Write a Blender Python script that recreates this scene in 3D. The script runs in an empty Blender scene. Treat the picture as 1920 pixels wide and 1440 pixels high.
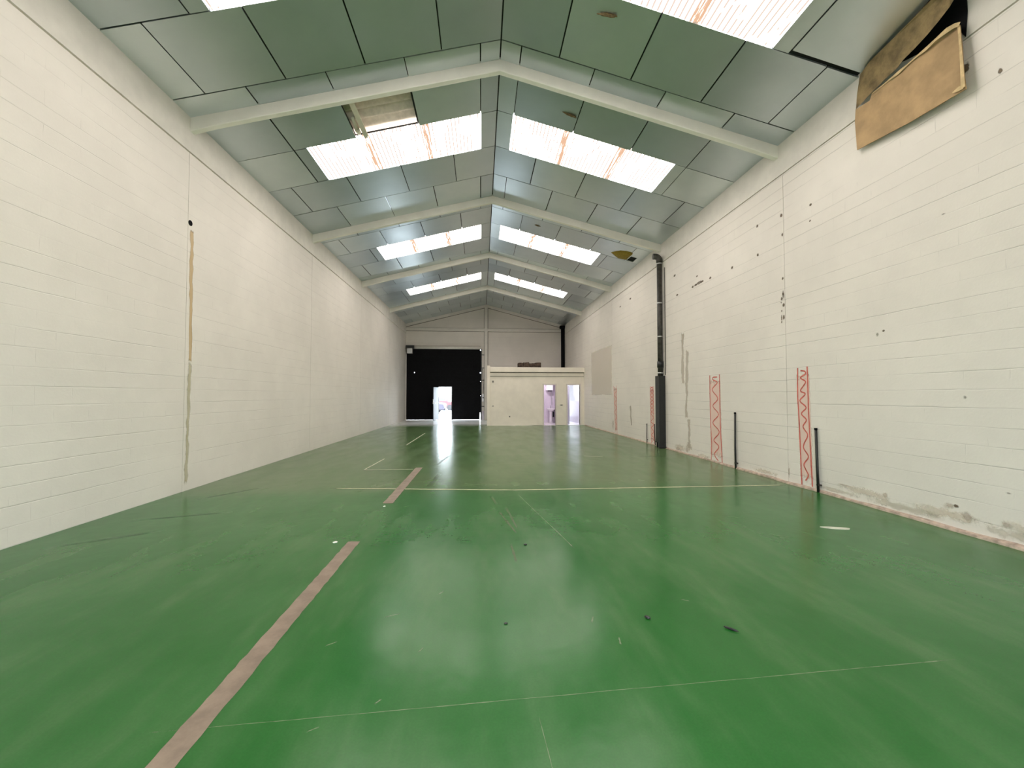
import bpy, bmesh, math, random
from mathutils import Vector, Matrix, noise as mnoise
random.seed(7)
sc = bpy.context.scene
COL = sc.collection

# ------------------------------------------------------------------ dimensions (metres)
XL, XR = -4.656, 5.276            # side walls
HE, HR = 5.96, 7.232              # ceiling height at the eaves / ridge
XC = (XL + XR) / 2
HW = (XR - XL) / 2
SLEN = math.hypot(HW, HR - HE)
COS, SIN = HW / SLEN, (HR - HE) / SLEN
YA, YB, YCC, YD, YE = 6.82, 11.60, 16.26, 21.19, 25.80   # portal frames and end wall
YBACK = -2.75
WB = 5.41                         # underside of the eaves beam
YM = 20.70                        # front of the mezzanine block

def roofp(side, s, y, off=0.0):
    """point on a roof slope: s metres down from the ridge, off = normal offset upwards"""
    return Vector((XC + side * (s * COS + off * SIN), y, HR - s * SIN + off * COS))

# ------------------------------------------------------------------ materials
def new_mat(name):
    m = bpy.data.materials.new(name)
    m.use_nodes = True
    nt = m.node_tree
    return m, nt, nt.nodes['Principled BSDF'], nt.nodes['Material Output']

def N(nt, kind, **kw):
    n = nt.nodes.new(kind)
    for k, v in kw.items():
        if k in n.bl_rna.properties and k not in ('inputs',):
            setattr(n, k, v)
        else:
            n.inputs[k].default_value = v
    return n

def L(nt, a, ao, b, bi):
    nt.links.new(a.outputs[ao], b.inputs[bi])

def rgb(c):
    return (c[0], c[1], c[2], 1.0)

def ramp(nt, p0, c0, p1, c1):
    r = nt.nodes.new('ShaderNodeValToRGB')
    r.color_ramp.interpolation = 'EASE'
    r.color_ramp.elements[0].position = p0
    r.color_ramp.elements[0].color = rgb(c0) if len(c0) == 3 else c0
    r.color_ramp.elements[1].position = p1
    r.color_ramp.elements[1].color = rgb(c1) if len(c1) == 3 else c1
    return r

def mix_rgb(nt, mode='MIX', fac=1.0):
    n = nt.nodes.new('ShaderNodeMix')
    n.data_type = 'RGBA'
    n.blend_type = mode
    n.inputs[0].default_value = fac
    return n          # inputs 6, 7 ; output 2

def plain(name, c, rough=0.6, var=0.12, scale=6.0, metal=0.0, bump=0.0, bscale=60.0, spec=0.5):
    """painted or raw surface with soft mottling"""
    m, nt, b, o = new_mat(name)
    geo = N(nt, 'ShaderNodeNewGeometry')
    n = N(nt, 'ShaderNodeTexNoise', Scale=scale, Detail=5.0, Roughness=0.6)
    L(nt, geo, 'Position', n, 'Vector')
    r = ramp(nt, 0.25, [x * (1 - var) for x in c], 0.75, [min(1, x * (1 + var)) for x in c])
    L(nt, n, 'Fac', r, 'Fac')
    L(nt, r, 'Color', b, 'Base Color')
    b.inputs['Roughness'].default_value = rough
    b.inputs['Metallic'].default_value = metal
    b.inputs['Specular IOR Level'].default_value = spec
    if bump:
        n2 = N(nt, 'ShaderNodeTexNoise', Scale=bscale, Detail=3.0)
        L(nt, geo, 'Position', n2, 'Vector')
        bp = N(nt, 'ShaderNodeBump', Strength=bump, Distance=0.01)
        L(nt, n2, 'Fac', bp, 'Height')
        L(nt, bp, 'Normal', b, 'Normal')
    return m

def block_wall(name, c, axis, ph_u, ph_v, line_dark=0.77):
    """painted concrete block: 0.4 x 0.2 m running bond, joints half filled with paint"""
    m, nt, b, o = new_mat(name)
    geo = N(nt, 'ShaderNodeNewGeometry')
    sep = N(nt, 'ShaderNodeSeparateXYZ')
    L(nt, geo, 'Position', sep, 'Vector')
    au = N(nt, 'ShaderNodeMath', operation='ADD'); au.inputs[1].default_value = ph_u
    av = N(nt, 'ShaderNodeMath', operation='ADD'); av.inputs[1].default_value = ph_v
    L(nt, sep, axis, au, 0)
    L(nt, sep, 'Z', av, 0)
    comb = N(nt, 'ShaderNodeCombineXYZ')
    L(nt, au, 0, comb, 'X'); L(nt, av, 0, comb, 'Y')
    # slight wobble of the joints
    nw = N(nt, 'ShaderNodeTexNoise', Scale=5.0, Detail=2.0)
    L(nt, geo, 'Position', nw, 'Vector')
    sub = N(nt, 'ShaderNodeVectorMath', operation='SUBTRACT'); sub.inputs[1].default_value = (0.5, 0.5, 0.5)
    L(nt, nw, 'Color', sub, 0)
    scl = N(nt, 'ShaderNodeVectorMath', operation='SCALE'); scl.inputs['Scale'].default_value = 0.016
    L(nt, sub, 0, scl, 0)
    add = N(nt, 'ShaderNodeVectorMath', operation='ADD')
    L(nt, comb, 0, add, 0); L(nt, scl, 0, add, 1)
    br = nt.nodes.new('ShaderNodeTexBrick')
    br.offset = 0.5; br.squash = 1.0
    br.inputs['Scale'].default_value = 1.0
    br.inputs['Brick Width'].default_value = 0.4
    br.inputs['Row Height'].default_value = 0.2
    br.inputs['Mortar Size'].default_value = 0.0038
    br.inputs['Mortar Smooth'].default_value = 0.35
    L(nt, add, 0, br, 'Vector')
    # where the joint shows
    vis = N(nt, 'ShaderNodeTexNoise', Scale=1.1, Detail=3.0)
    st = N(nt, 'ShaderNodeMapping'); st.inputs['Scale'].default_value = (1.0, 0.7, 4.0)
    L(nt, geo, 'Position', st, 'Vector'); L(nt, st, 0, vis, 'Vector')
    vr = ramp(nt, 0.50, (0.02,) * 3, 0.74, (0.8,) * 3)
    L(nt, vis, 'Fac', vr, 'Fac')
    jv = N(nt, 'ShaderNodeMath', operation='MULTIPLY')
    L(nt, br, 'Fac', jv, 0); L(nt, vr, 'Color', jv, 1)
    # bed joints run further than the upright ones: long broken lines along each course
    sp2 = N(nt, 'ShaderNodeSeparateXYZ'); L(nt, add, 0, sp2, 0)
    pp = N(nt, 'ShaderNodeMath', operation='PINGPONG'); pp.inputs[1].default_value = 0.1
    L(nt, sp2, 'Y', pp, 0)
    bed = N(nt, 'ShaderNodeMapRange'); bed.inputs['From Min'].default_value = 0.0025; bed.inputs['From Max'].default_value = 0.0065
    bed.inputs['To Min'].default_value = 1.0; bed.inputs['To Max'].default_value = 0.0
    L(nt, pp, 0, bed, 'Value')
    bm_ = N(nt, 'ShaderNodeMapping'); bm_.inputs['Scale'].default_value = (0.5, 0.5, 7.0)
    L(nt, geo, 'Position', bm_, 'Vector')
    bn = N(nt, 'ShaderNodeTexNoise', Scale=1.0, Detail=4.0, Roughness=0.6); L(nt, bm_, 0, bn, 'Vector')
    bv_ = ramp(nt, 0.36, (0.0,) * 3, 0.62, (1, 1, 1)); L(nt, bn, 'Fac', bv_, 'Fac')
    jb = N(nt, 'ShaderNodeMath', operation='MULTIPLY'); L(nt, bed, 0, jb, 0); L(nt, bv_, 'Color', jb, 1)
    jm = N(nt, 'ShaderNodeMath', operation='MAXIMUM'); L(nt, jv, 0, jm, 0); L(nt, jb, 0, jm, 1)
    # paint colour with soft variation
    big = N(nt, 'ShaderNodeTexNoise', Scale=0.8, Detail=6.0, Roughness=0.65)
    L(nt, geo, 'Position', big, 'Vector')
    cr = ramp(nt, 0.3, [x * 0.95 for x in c], 0.7, [min(1, x * 1.03) for x in c])
    L(nt, big, 'Fac', cr, 'Fac')
    mx = mix_rgb(nt, 'MIX')
    mx.inputs[7].default_value = rgb([x * line_dark for x in c])
    L(nt, jm, 0, mx, 0); L(nt, cr, 'Color', mx, 6)
    L(nt, mx, 2, b, 'Base Color')
    b.inputs['Roughness'].default_value = 0.55
    b.inputs['Specular IOR Level'].default_value = 0.35
    # relief
    fine = N(nt, 'ShaderNodeTexNoise', Scale=45.0, Detail=4.0)
    L(nt, geo, 'Position', fine, 'Vector')
    fm = N(nt, 'ShaderNodeMath', operation='MULTIPLY'); fm.inputs[1].default_value = 0.25
    L(nt, fine, 'Fac', fm, 0)
    jn = N(nt, 'ShaderNodeMath', operation='SUBTRACT')
    L(nt, fm, 0, jn, 0); L(nt, jm, 0, jn, 1)
    bp = N(nt, 'ShaderNodeBump', Strength=0.5, Distance=0.006)
    L(nt, jn, 0, bp, 'Height'); L(nt, bp, 'Normal', b, 'Normal')
    return m

def decal_mat(name, c, density=0.85, nscale=18.0, edge=0.25, c2=None, stretch=(1, 1, 1), rough=0.7, radial=False):
    """worn paint or stain that lies on a surface; ragged see-through edges, driven by UV"""
    m, nt, b, o = new_mat(name)
    uv = N(nt, 'ShaderNodeUVMap')
    sep = N(nt, 'ShaderNodeSeparateXYZ')
    L(nt, uv, 'UV', sep, 0)
    def inv(out):
        k = N(nt, 'ShaderNodeMath', operation='SUBTRACT'); k.inputs[0].default_value = 1.0
        L(nt, sep, out, k, 1); return k
    iu, iv = inv('X'), inv('Y')
    def mn(a, ao, c_, co):
        k = N(nt, 'ShaderNodeMath', operation='MINIMUM')
        L(nt, a, ao, k, 0); L(nt, c_, co, k, 1); return k
    d = mn(mn(sep, 'X', iu, 0), 0, mn(sep, 'Y', iv, 0), 0)
    if radial:
        vd = N(nt, 'ShaderNodeVectorMath', operation='DISTANCE'); vd.inputs[1].default_value = (0.5, 0.5, 0.0)
        L(nt, uv, 'UV', vd, 0)
        d = N(nt, 'ShaderNodeMath', operation='SUBTRACT'); d.inputs[0].default_value = 0.5
        L(nt, vd, 'Value', d, 1)
    ed = N(nt, 'ShaderNodeMath', operation='DIVIDE'); ed.inputs[1].default_value = max(edge, 1e-3)
    ed.use_clamp = True
    L(nt, d, 0, ed, 0)
    geo = N(nt, 'ShaderNodeNewGeometry')
    mp = N(nt, 'ShaderNodeMapping'); mp.inputs['Scale'].default_value = stretch
    L(nt, geo, 'Position', mp, 'Vector')
    n = N(nt, 'ShaderNodeTexNoise', Scale=nscale, Detail=5.0, Roughness=0.65)
    L(nt, mp, 0, n, 'Vector')
    ad = N(nt, 'ShaderNodeMath', operation='ADD')
    L(nt, ed, 0, ad, 0); L(nt, n, 'Fac', ad, 1)
    r = ramp(nt, 0.78, (0, 0, 0), 1.12 if edge > 0 else 0.9, (density,) * 3)
    h = N(nt, 'ShaderNodeMath', operation='MULTIPLY'); h.inputs[1].default_value = 0.7
    L(nt, ad, 0, h, 0)
    r.color_ramp.elements[0].position = 0.56
    r.color_ramp.elements[1].position = 0.86
    L(nt, h, 0, r, 'Fac')
    cr = ramp(nt, 0.3, c, 0.7, c2 or [x * 0.8 for x in c])
    L(nt, n, 'Fac', cr, 'Fac')
    L(nt, cr, 'Color', b, 'Base Color')
    b.inputs['Roughness'].default_value = rough
    L(nt, r, 'Color', b, 'Alpha')
    return m

def emit_mat(name, c, s):
    m = bpy.data.materials.new(name); m.use_nodes = True
    nt = m.node_tree; nt.nodes.clear()
    e = N(nt, 'ShaderNodeEmission'); e.inputs[0].default_value = rgb(c); e.inputs[1].default_value = s
    o = N(nt, 'ShaderNodeOutputMaterial'); L(nt, e, 0, o, 0)
    return m

WALLC = (0.80, 0.765, 0.70)
M = {}
M['block_right'] = block_wall('painted_block_right', WALLC, 'Y', 0.09, 0.03)
M['block_left'] = block_wall('painted_block_left', WALLC, 'Y', 0.15, 0.0, 0.90)
M['block_end'] = block_wall('painted_block_end', (0.76, 0.72, 0.66), 'X', 0.0, 0.0, 0.9)
M['concrete_paint'] = plain('painted_concrete', (0.74, 0.715, 0.65), 0.6, 0.06, 3.0, bump=0.15)
M['beam_paint'] = plain('painted_beam', (0.88, 0.86, 0.78), 0.5, 0.04, 2.5, bump=0.2)
M['end_paint'] = plain('end_wall_paint', (0.74, 0.71, 0.65), 0.65, 0.05, 3.0)
M['mezz_paint'] = plain('mezzanine_paint', (0.86, 0.80, 0.70), 0.6, 0.05, 2.0, bump=0.1)
M['void'] = plain('dark_void', (0.02, 0.022, 0.022), 0.9, 0.2)
M['black'] = plain('black_paint', (0.012, 0.013, 0.013), 0.45, 0.3, 10.0)
M['black_matt'] = plain('black_matt', (0.006, 0.006, 0.007), 0.8, 0.2, 10.0, spec=0.1)
M['pipe'] = plain('weathered_dark_pipe', (0.045, 0.042, 0.035), 0.5, 0.7, 9.0)
M['metal'] = plain('pale_metal', (0.55, 0.55, 0.55), 0.35, 0.1, 10, metal=0.8)
M['white'] = plain('white_enamel', (0.82, 0.82, 0.84), 0.3, 0.03)
M['ceramic'] = plain('white_ceramic', (0.85, 0.83, 0.85), 0.12, 0.02)
M['lav_wall'] = plain('lavatory_tile', (0.60, 0.55, 0.62), 0.4, 0.05)
M['white_wall'] = plain('white_plaster', (0.85, 0.85, 0.87), 0.6, 0.03)
M['frame'] = plain('door_frame_paint', (0.74, 0.68, 0.63), 0.5, 0.05)
M['card'] = plain('brown_cardboard', (0.42, 0.285, 0.145), 0.8, 0.22, 3.0, bump=0.25, bscale=25)
M['card2'] = plain('stained_cardboard', (0.25, 0.18, 0.085), 0.85, 0.5, 5.0, bump=0.4, bscale=25)
M['card_edge'] = plain('torn_cardboard_edge', (0.62, 0.47, 0.25), 0.85, 0.2, 12.0)
M['foam'] = plain('brown_foam', (0.16, 0.11, 0.05), 0.9, 0.5, 40.0, bump=0.5)
M['wool'] = plain('yellow_mineral_wool', (0.30, 0.21, 0.025), 0.95, 0.35, 30.0, bump=0.8, bscale=90)
M['joint'] = plain('painted_edge_shade', (0.22, 0.20, 0.17), 0.9, 0.2)  # flat dark colour for edge shade painted on end wall and mezzanine
M['carton'] = plain('dark_brown_bundle', (0.075, 0.05, 0.035), 0.85, 0.8, 9.0, bump=0.6)
M['roofsheet'] = plain('fibre_cement_sheet', (0.66, 0.58, 0.50), 0.85, 0.12, 12.0)
M['purlin'] = plain('purlin_paint', (0.72, 0.68, 0.56), 0.6, 0.08)
M['glass'] = None
M['curb'] = plain('worn_pinkish_screed', (0.45, 0.36, 0.29), 0.85, 0.35, 14.0, bump=0.5, bscale=40)
M['sill'] = plain('bare_concrete', (0.62, 0.62, 0.60), 0.5, 0.12, 5.0)
M['asphalt'] = plain('pale_yard_concrete', (0.62, 0.60, 0.58), 0.9, 0.15, 1.5)
M['car_red'] = plain('red_car_paint', (0.07, 0.010, 0.014), 0.3, 0.03)
M['car_grey'] = plain('lilac_grey_car_paint', (0.035, 0.032, 0.05), 0.3, 0.03)
M['car_glass'] = plain('car_glass', (0.03, 0.035, 0.04), 0.1, 0.05)
M['tyre'] = plain('tyre_rubber', (0.02, 0.02, 0.022), 0.8, 0.2)
M['facade'] = plain('white_cladding', (0.8, 0.8, 0.78), 0.6, 0.04)
M['facade_line'] = plain('grey_cladding_joint', (0.35, 0.36, 0.34), 0.6, 0.04)
M['lamp'] = emit_mat('added_lamp_glow', (1.0, 0.90, 0.96), 95.0)
M['lampblue'] = emit_mat('added_cool_lamp_glow', (0.86, 0.90, 1.0), 190.0)
M['headlamp'] = plain('clear_lamp', (0.9, 0.9, 0.92), 0.1, 0.02)

# red wall paint
M['red'] = decal_mat('red_brushed_paint', (0.55, 0.075, 0.06), 0.9, 30.0, 0.0, (0.62, 0.13, 0.10))
M['red'].node_tree.nodes['Principled BSDF'].inputs['Alpha'].default_value = 1
M['pinkwash'] = decal_mat('pink_paint_wash', (0.90, 0.66, 0.58), 0.8, 8.0, 0.15, (0.88, 0.71, 0.62))
M['rust'] = decal_mat('ochre_leak_stain', (0.62, 0.45, 0.25), 0.85, 14.0, 0.3, (0.64, 0.50, 0.30), (1, 1, 0.25))
M['greenstain'] = decal_mat('pale_olive_damp_stain', (0.52, 0.49, 0.32), 0.65, 14.0, 0.5, (0.60, 0.56, 0.42), (1, 1, 0.3))
M['crack'] = decal_mat('grey_damp_streak', (0.52, 0.47, 0.40), 0.6, 9.0, 0.5, (0.6, 0.55, 0.47), (1, 1, 0.3))
M['damp'] = decal_mat('flaking_damp_plaster', (0.70, 0.61, 0.50), 0.6, 9.0, 0.6, (0.80, 0.74, 0.64), radial=True)
M['damp_dark'] = decal_mat('dark_damp_patch', (0.50, 0.43, 0.36), 0.6, 12.0, 0.6, (0.60, 0.53, 0.45), radial=True)
M['chip'] = decal_mat('chipped_paint', (0.10, 0.075, 0.05), 0.95, 28.0, 0.5, (0.2, 0.15, 0.1), radial=True)
M['patch'] = decal_mat('repainted_patch', (0.74, 0.675, 0.60), 0.38, 1.5, 0.04, (0.75, 0.69, 0.62))
M['smudge'] = decal_mat('grey_smudge', (0.45, 0.42, 0.37), 0.6, 10.0, 0.6, radial=True)
M['tape'] = decal_mat('worn_beige_floor_paint', (0.30, 0.235, 0.175), 0.97, 7.0, 0.05, (0.20, 0.155, 0.115), rough=0.45)
M['line'] = decal_mat('faded_cream_line', (0.62, 0.57, 0.40), 0.95, 14.0, 0.2, (0.50, 0.47, 0.32), rough=0.45)
M['dashline'] = decal_mat('flaking_white_line', (0.62, 0.60, 0.48), 0.95, 9.0, 0.3, (0.5, 0.48, 0.38), rough=0.45)
M['scratch'] = decal_mat('pale_scratch', (0.27, 0.37, 0.20), 0.55, 12.0, 0.6, (0.26, 0.36, 0.2), rough=0.5)
M['scuff'] = decal_mat('brown_scuff', (0.22, 0.25, 0.13), 0.45, 9.0, 0.6, rough=0.5)
M['skid'] = decal_mat('dark_wear_mark', (0.015, 0.055, 0.025), 0.55, 6.0, 0.7, rough=0.4)
M['pale'] = plain('pale_scrap', (0.55, 0.58, 0.48), 0.7, 0.1, 20)
M['chipwhite'] = plain('white_crumb', (0.80, 0.80, 0.72), 0.8, 0.1, 20)

# ---- green epoxy floor
def floor_mat():
    m, nt, b, o = new_mat('green_epoxy_floor')
    geo = N(nt, 'ShaderNodeNewGeometry')
    n1 = N(nt, 'ShaderNodeTexNoise', Scale=0.55, Detail=6.0, Roughness=0.62, Distortion=0.6)
    L(nt, geo, 'Position', n1, 'Vector')
    c1 = ramp(nt, 0.15, (0.004, 0.105, 0.010), 0.85, (0.040, 0.160, 0.042))
    L(nt, n1, 'Fac', c1, 'Fac')
    # older, more olive coat beyond the cream line
    sp_ = N(nt, 'ShaderNodeSeparateXYZ'); L(nt, geo, 'Position', sp_, 0)
    my = N(nt, 'ShaderNodeMapRange'); my.inputs['From Min'].default_value = 6.3; my.inputs['From Max'].default_value = 7.0
    L(nt, sp_, 'Y', my, 'Value')
    co_ = ramp(nt, 0.15, (0.058, 0.138, 0.042), 0.85, (0.116, 0.180, 0.080)); L(nt, n1, 'Fac', co_, 'Fac')
    old = mix_rgb(nt); L(nt, my, 0, old, 0); L(nt, c1, 'Color', old, 6); L(nt, co_, 'Color', old, 7)
    mt = N(nt, 'ShaderNodeMapRange'); mt.inputs['From Min'].default_value = 20.6; mt.inputs['From Max'].default_value = 23.0
    wv = N(nt, 'ShaderNodeMath', operation='MULTIPLY_ADD'); wv.inputs[1].default_value = 2.0
    L(nt, n1, 'Fac', wv, 0); L(nt, sp_, 'Y', wv, 2); L(nt, wv, 0, mt, 'Value')
    mt.inputs['From Min'].default_value = 21.2; mt.inputs['From Max'].default_value = 23.4
    door_glow = mix_rgb(nt); door_glow.inputs[7].default_value = rgb((0.76, 0.78, 0.77))  # pale floor toward the big door, its bright reflection put into the colour
    L(nt, mt, 0, door_glow, 0); L(nt, old, 2, door_glow, 6)
    # dusty streaks along the hall
    mp = N(nt, 'ShaderNodeMapping'); mp.inputs['Scale'].default_value = (2.2, 0.6, 1.0)
    mp.inputs['Rotation'].default_value = (0, 0, 0.5)
    L(nt, geo, 'Position', mp, 'Vector')
    n2 = N(nt, 'ShaderNodeTexNoise', Scale=1.3, Detail=4.0, Roughness=0.55)
    L(nt, mp, 0, n2, 'Vector')
    r2 = ramp(nt, 0.40, (0, 0, 0), 0.90, (0.55, 0.55, 0.55))
    L(nt, n2, 'Fac', r2, 'Fac')
    mx = mix_rgb(nt); mx.inputs[7].default_value = rgb((0.11, 0.205, 0.09))
    L(nt, r2, 'Color', mx, 0); L(nt, door_glow, 2, mx, 6)
    # fine speckle of grit
    n3 = N(nt, 'ShaderNodeTexNoise', Scale=95.0, Detail=2.0)
    L(nt, geo, 'Position', n3, 'Vector')
    r3 = ramp(nt, 0.3, (0.95,) * 3, 0.7, (1.04,) * 3)
    L(nt, n3, 'Fac', r3, 'Fac')
    mm = mix_rgb(nt, 'MULTIPLY', 1.0)
    L(nt, mx, 2, mm, 6); L(nt, r3, 'Color', mm, 7)
    L(nt, mm, 2, b, 'Base Color')
    rr = ramp(nt, 0.3, (0.20,) * 3, 0.75, (0.262,) * 3)
    L(nt, n2, 'Fac', rr, 'Fac'); L(nt, rr, 'Color', b, 'Roughness')
    b.inputs['Specular IOR Level'].default_value = 0.24
    nb = N(nt, 'ShaderNodeTexNoise', Scale=3.5, Detail=3.0, Roughness=0.5)
    L(nt, geo, 'Position', nb, 'Vector')
    bp = N(nt, 'ShaderNodeBump', Strength=0.14, Distance=0.02)
    L(nt, nb, 'Fac', bp, 'Height'); L(nt, bp, 'Normal', b, 'Normal')
    return m
M['floor'] = floor_mat()

# ---- ceiling board
def board_mat():
    m, nt, b, o = new_mat('grey_ceiling_board')
    geo = N(nt, 'ShaderNodeNewGeometry')
    n = N(nt, 'ShaderNodeTexNoise', Scale=1.3, Detail=6.0, Roughness=0.6)
    L(nt, geo, 'Position', n, 'Vector')
    r = ramp(nt, 0.1, (0.60, 0.67, 0.69), 0.9, (0.69, 0.755, 0.77))
    L(nt, n, 'Fac', r, 'Fac')
    mm = mix_rgb(nt, 'MULTIPLY', 1.0)
    r2 = ramp(nt, 0.0, (0.86, 0.87, 0.88), 1.0, (1.08, 1.07, 1.05))
    L(nt, geo, 'Random Per Island', r2, 'Fac')
    L(nt, r, 'Color', mm, 6); L(nt, r2, 'Color', mm, 7)
    L(nt, mm, 2, b, 'Base Color')
    n3 = N(nt, 'ShaderNodeTexNoise', Scale=1.6, Detail=1.0)
    L(nt, geo, 'Position', n3, 'Vector')
    rr = ramp(nt, 0.1, (0.30,) * 3, 0.9, (0.36,) * 3)
    L(nt, n3, 'Fac', rr, 'Fac'); L(nt, rr, 'Color', b, 'Roughness')
    b.inputs['Metallic'].default_value = 0.88
    return m
M['board'] = board_mat()

# ---- translucent rooflight sheet glowing with daylight, darker along its ribs
SKY_E = 10.5
def skylight_mat():
    m = bpy.data.materials.new('daylit_ribbed_sheet'); m.use_nodes = True
    nt = m.node_tree; nt.nodes.clear()
    uv = N(nt, 'ShaderNodeUVMap')          # u: metres down the slope, v: metres along the hall (0 .. 1.17)
    sep = N(nt, 'ShaderNodeSeparateXYZ'); L(nt, uv, 'UV', sep, 0)
    # rib lines
    mu = N(nt, 'ShaderNodeMath', operation='MULTIPLY'); mu.inputs[1].default_value = 2 * math.pi / 0.0787
    L(nt, sep, 'X', mu, 0)
    cs = N(nt, 'ShaderNodeMath', operation='COSINE'); L(nt, mu, 0, cs, 0)
    rib = ramp(nt, 0.62, (0, 0, 0), 0.80, (1, 1, 1))
    hm = N(nt, 'ShaderNodeMath', operation='MULTIPLY_ADD'); hm.inputs[1].default_value = 0.5; hm.inputs[2].default_value = 0.5
    L(nt, cs, 0, hm, 0); L(nt, hm, 0, rib, 'Fac')
    geo = N(nt, 'ShaderNodeNewGeometry')
    mp = N(nt, 'ShaderNodeMapping'); mp.inputs['Scale'].default_value = (1.0, 0.35, 1.0)
    L(nt, geo, 'Position', mp, 'Vector')
    n = N(nt, 'ShaderNodeTexNoise', Scale=2.6, Detail=5.0, Roughness=0.7)
    L(nt, mp, 0, n, 'Vector')
    nr = ramp(nt, 0.40, (0.0,) * 3, 0.48, (1, 1, 1)); L(nt, n, 'Fac', nr, 'Fac')
    rm = N(nt, 'ShaderNodeMath', operation='MULTIPLY'); L(nt, rib, 'Color', rm, 0); L(nt, nr, 'Color', rm, 1)
    # dirt gathered along the overlaps of the sheets
    def near(val, wid):
        s = N(nt, 'ShaderNodeMath', operation='SUBTRACT'); s.inputs[1].default_value = val; L(nt, sep, 'X', s, 0)
        a = N(nt, 'ShaderNodeMath', operation='ABSOLUTE'); L(nt, s, 0, a, 0)
        r = ramp(nt, wid * 0.6, (1, 1, 1), wid, (0, 0, 0)); L(nt, a, 0, r, 'Fac'); return r
    s1, s2 = near(1.48, 0.10), near(2.66, 0.10)
    mxx = N(nt, 'ShaderNodeMath', operation='MAXIMUM'); L(nt, s1, 'Color', mxx, 0); L(nt, s2, 'Color', mxx, 1)
    n4 = N(nt, 'ShaderNodeTexNoise', Scale=7.0, Detail=5.0, Roughness=0.7)
    mp4 = N(nt, 'ShaderNodeMapping'); mp4.inputs['Scale'].default_value = (4.0, 0.3, 4.0)
    L(nt, geo, 'Position', mp4, 'Vector'); L(nt, mp4, 0, n4, 'Vector')
    n4r = ramp(nt, 0.38, (0.0, 0.0, 0.0), 0.48, (1, 1, 1)); L(nt, n4, 'Fac', n4r, 'Fac')
    sm = N(nt, 'ShaderNodeMath', operation='MULTIPLY'); L(nt, mxx, 0, sm, 0); L(nt, n4r, 'Color', sm, 1)
    c0 = mix_rgb(nt); c0.inputs[6].default_value = rgb((1.0, 0.905, 0.84)); c0.inputs[7].default_value = rgb((0.076, 0.060, 0.051))
    L(nt, rm, 0, c0, 0)
    c1 = mix_rgb(nt); c1.inputs[7].default_value = rgb((0.072, 0.044, 0.029))
    L(nt, sm, 0, c1, 0); L(nt, c0, 2, c1, 6)
    e = N(nt, 'ShaderNodeEmission'); e.inputs[1].default_value = SKY_E
    L(nt, c1, 2, e, 0)
    o = N(nt, 'ShaderNodeOutputMaterial'); L(nt, e, 0, o, 0)
    return m
M['skylight'] = skylight_mat()

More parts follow.
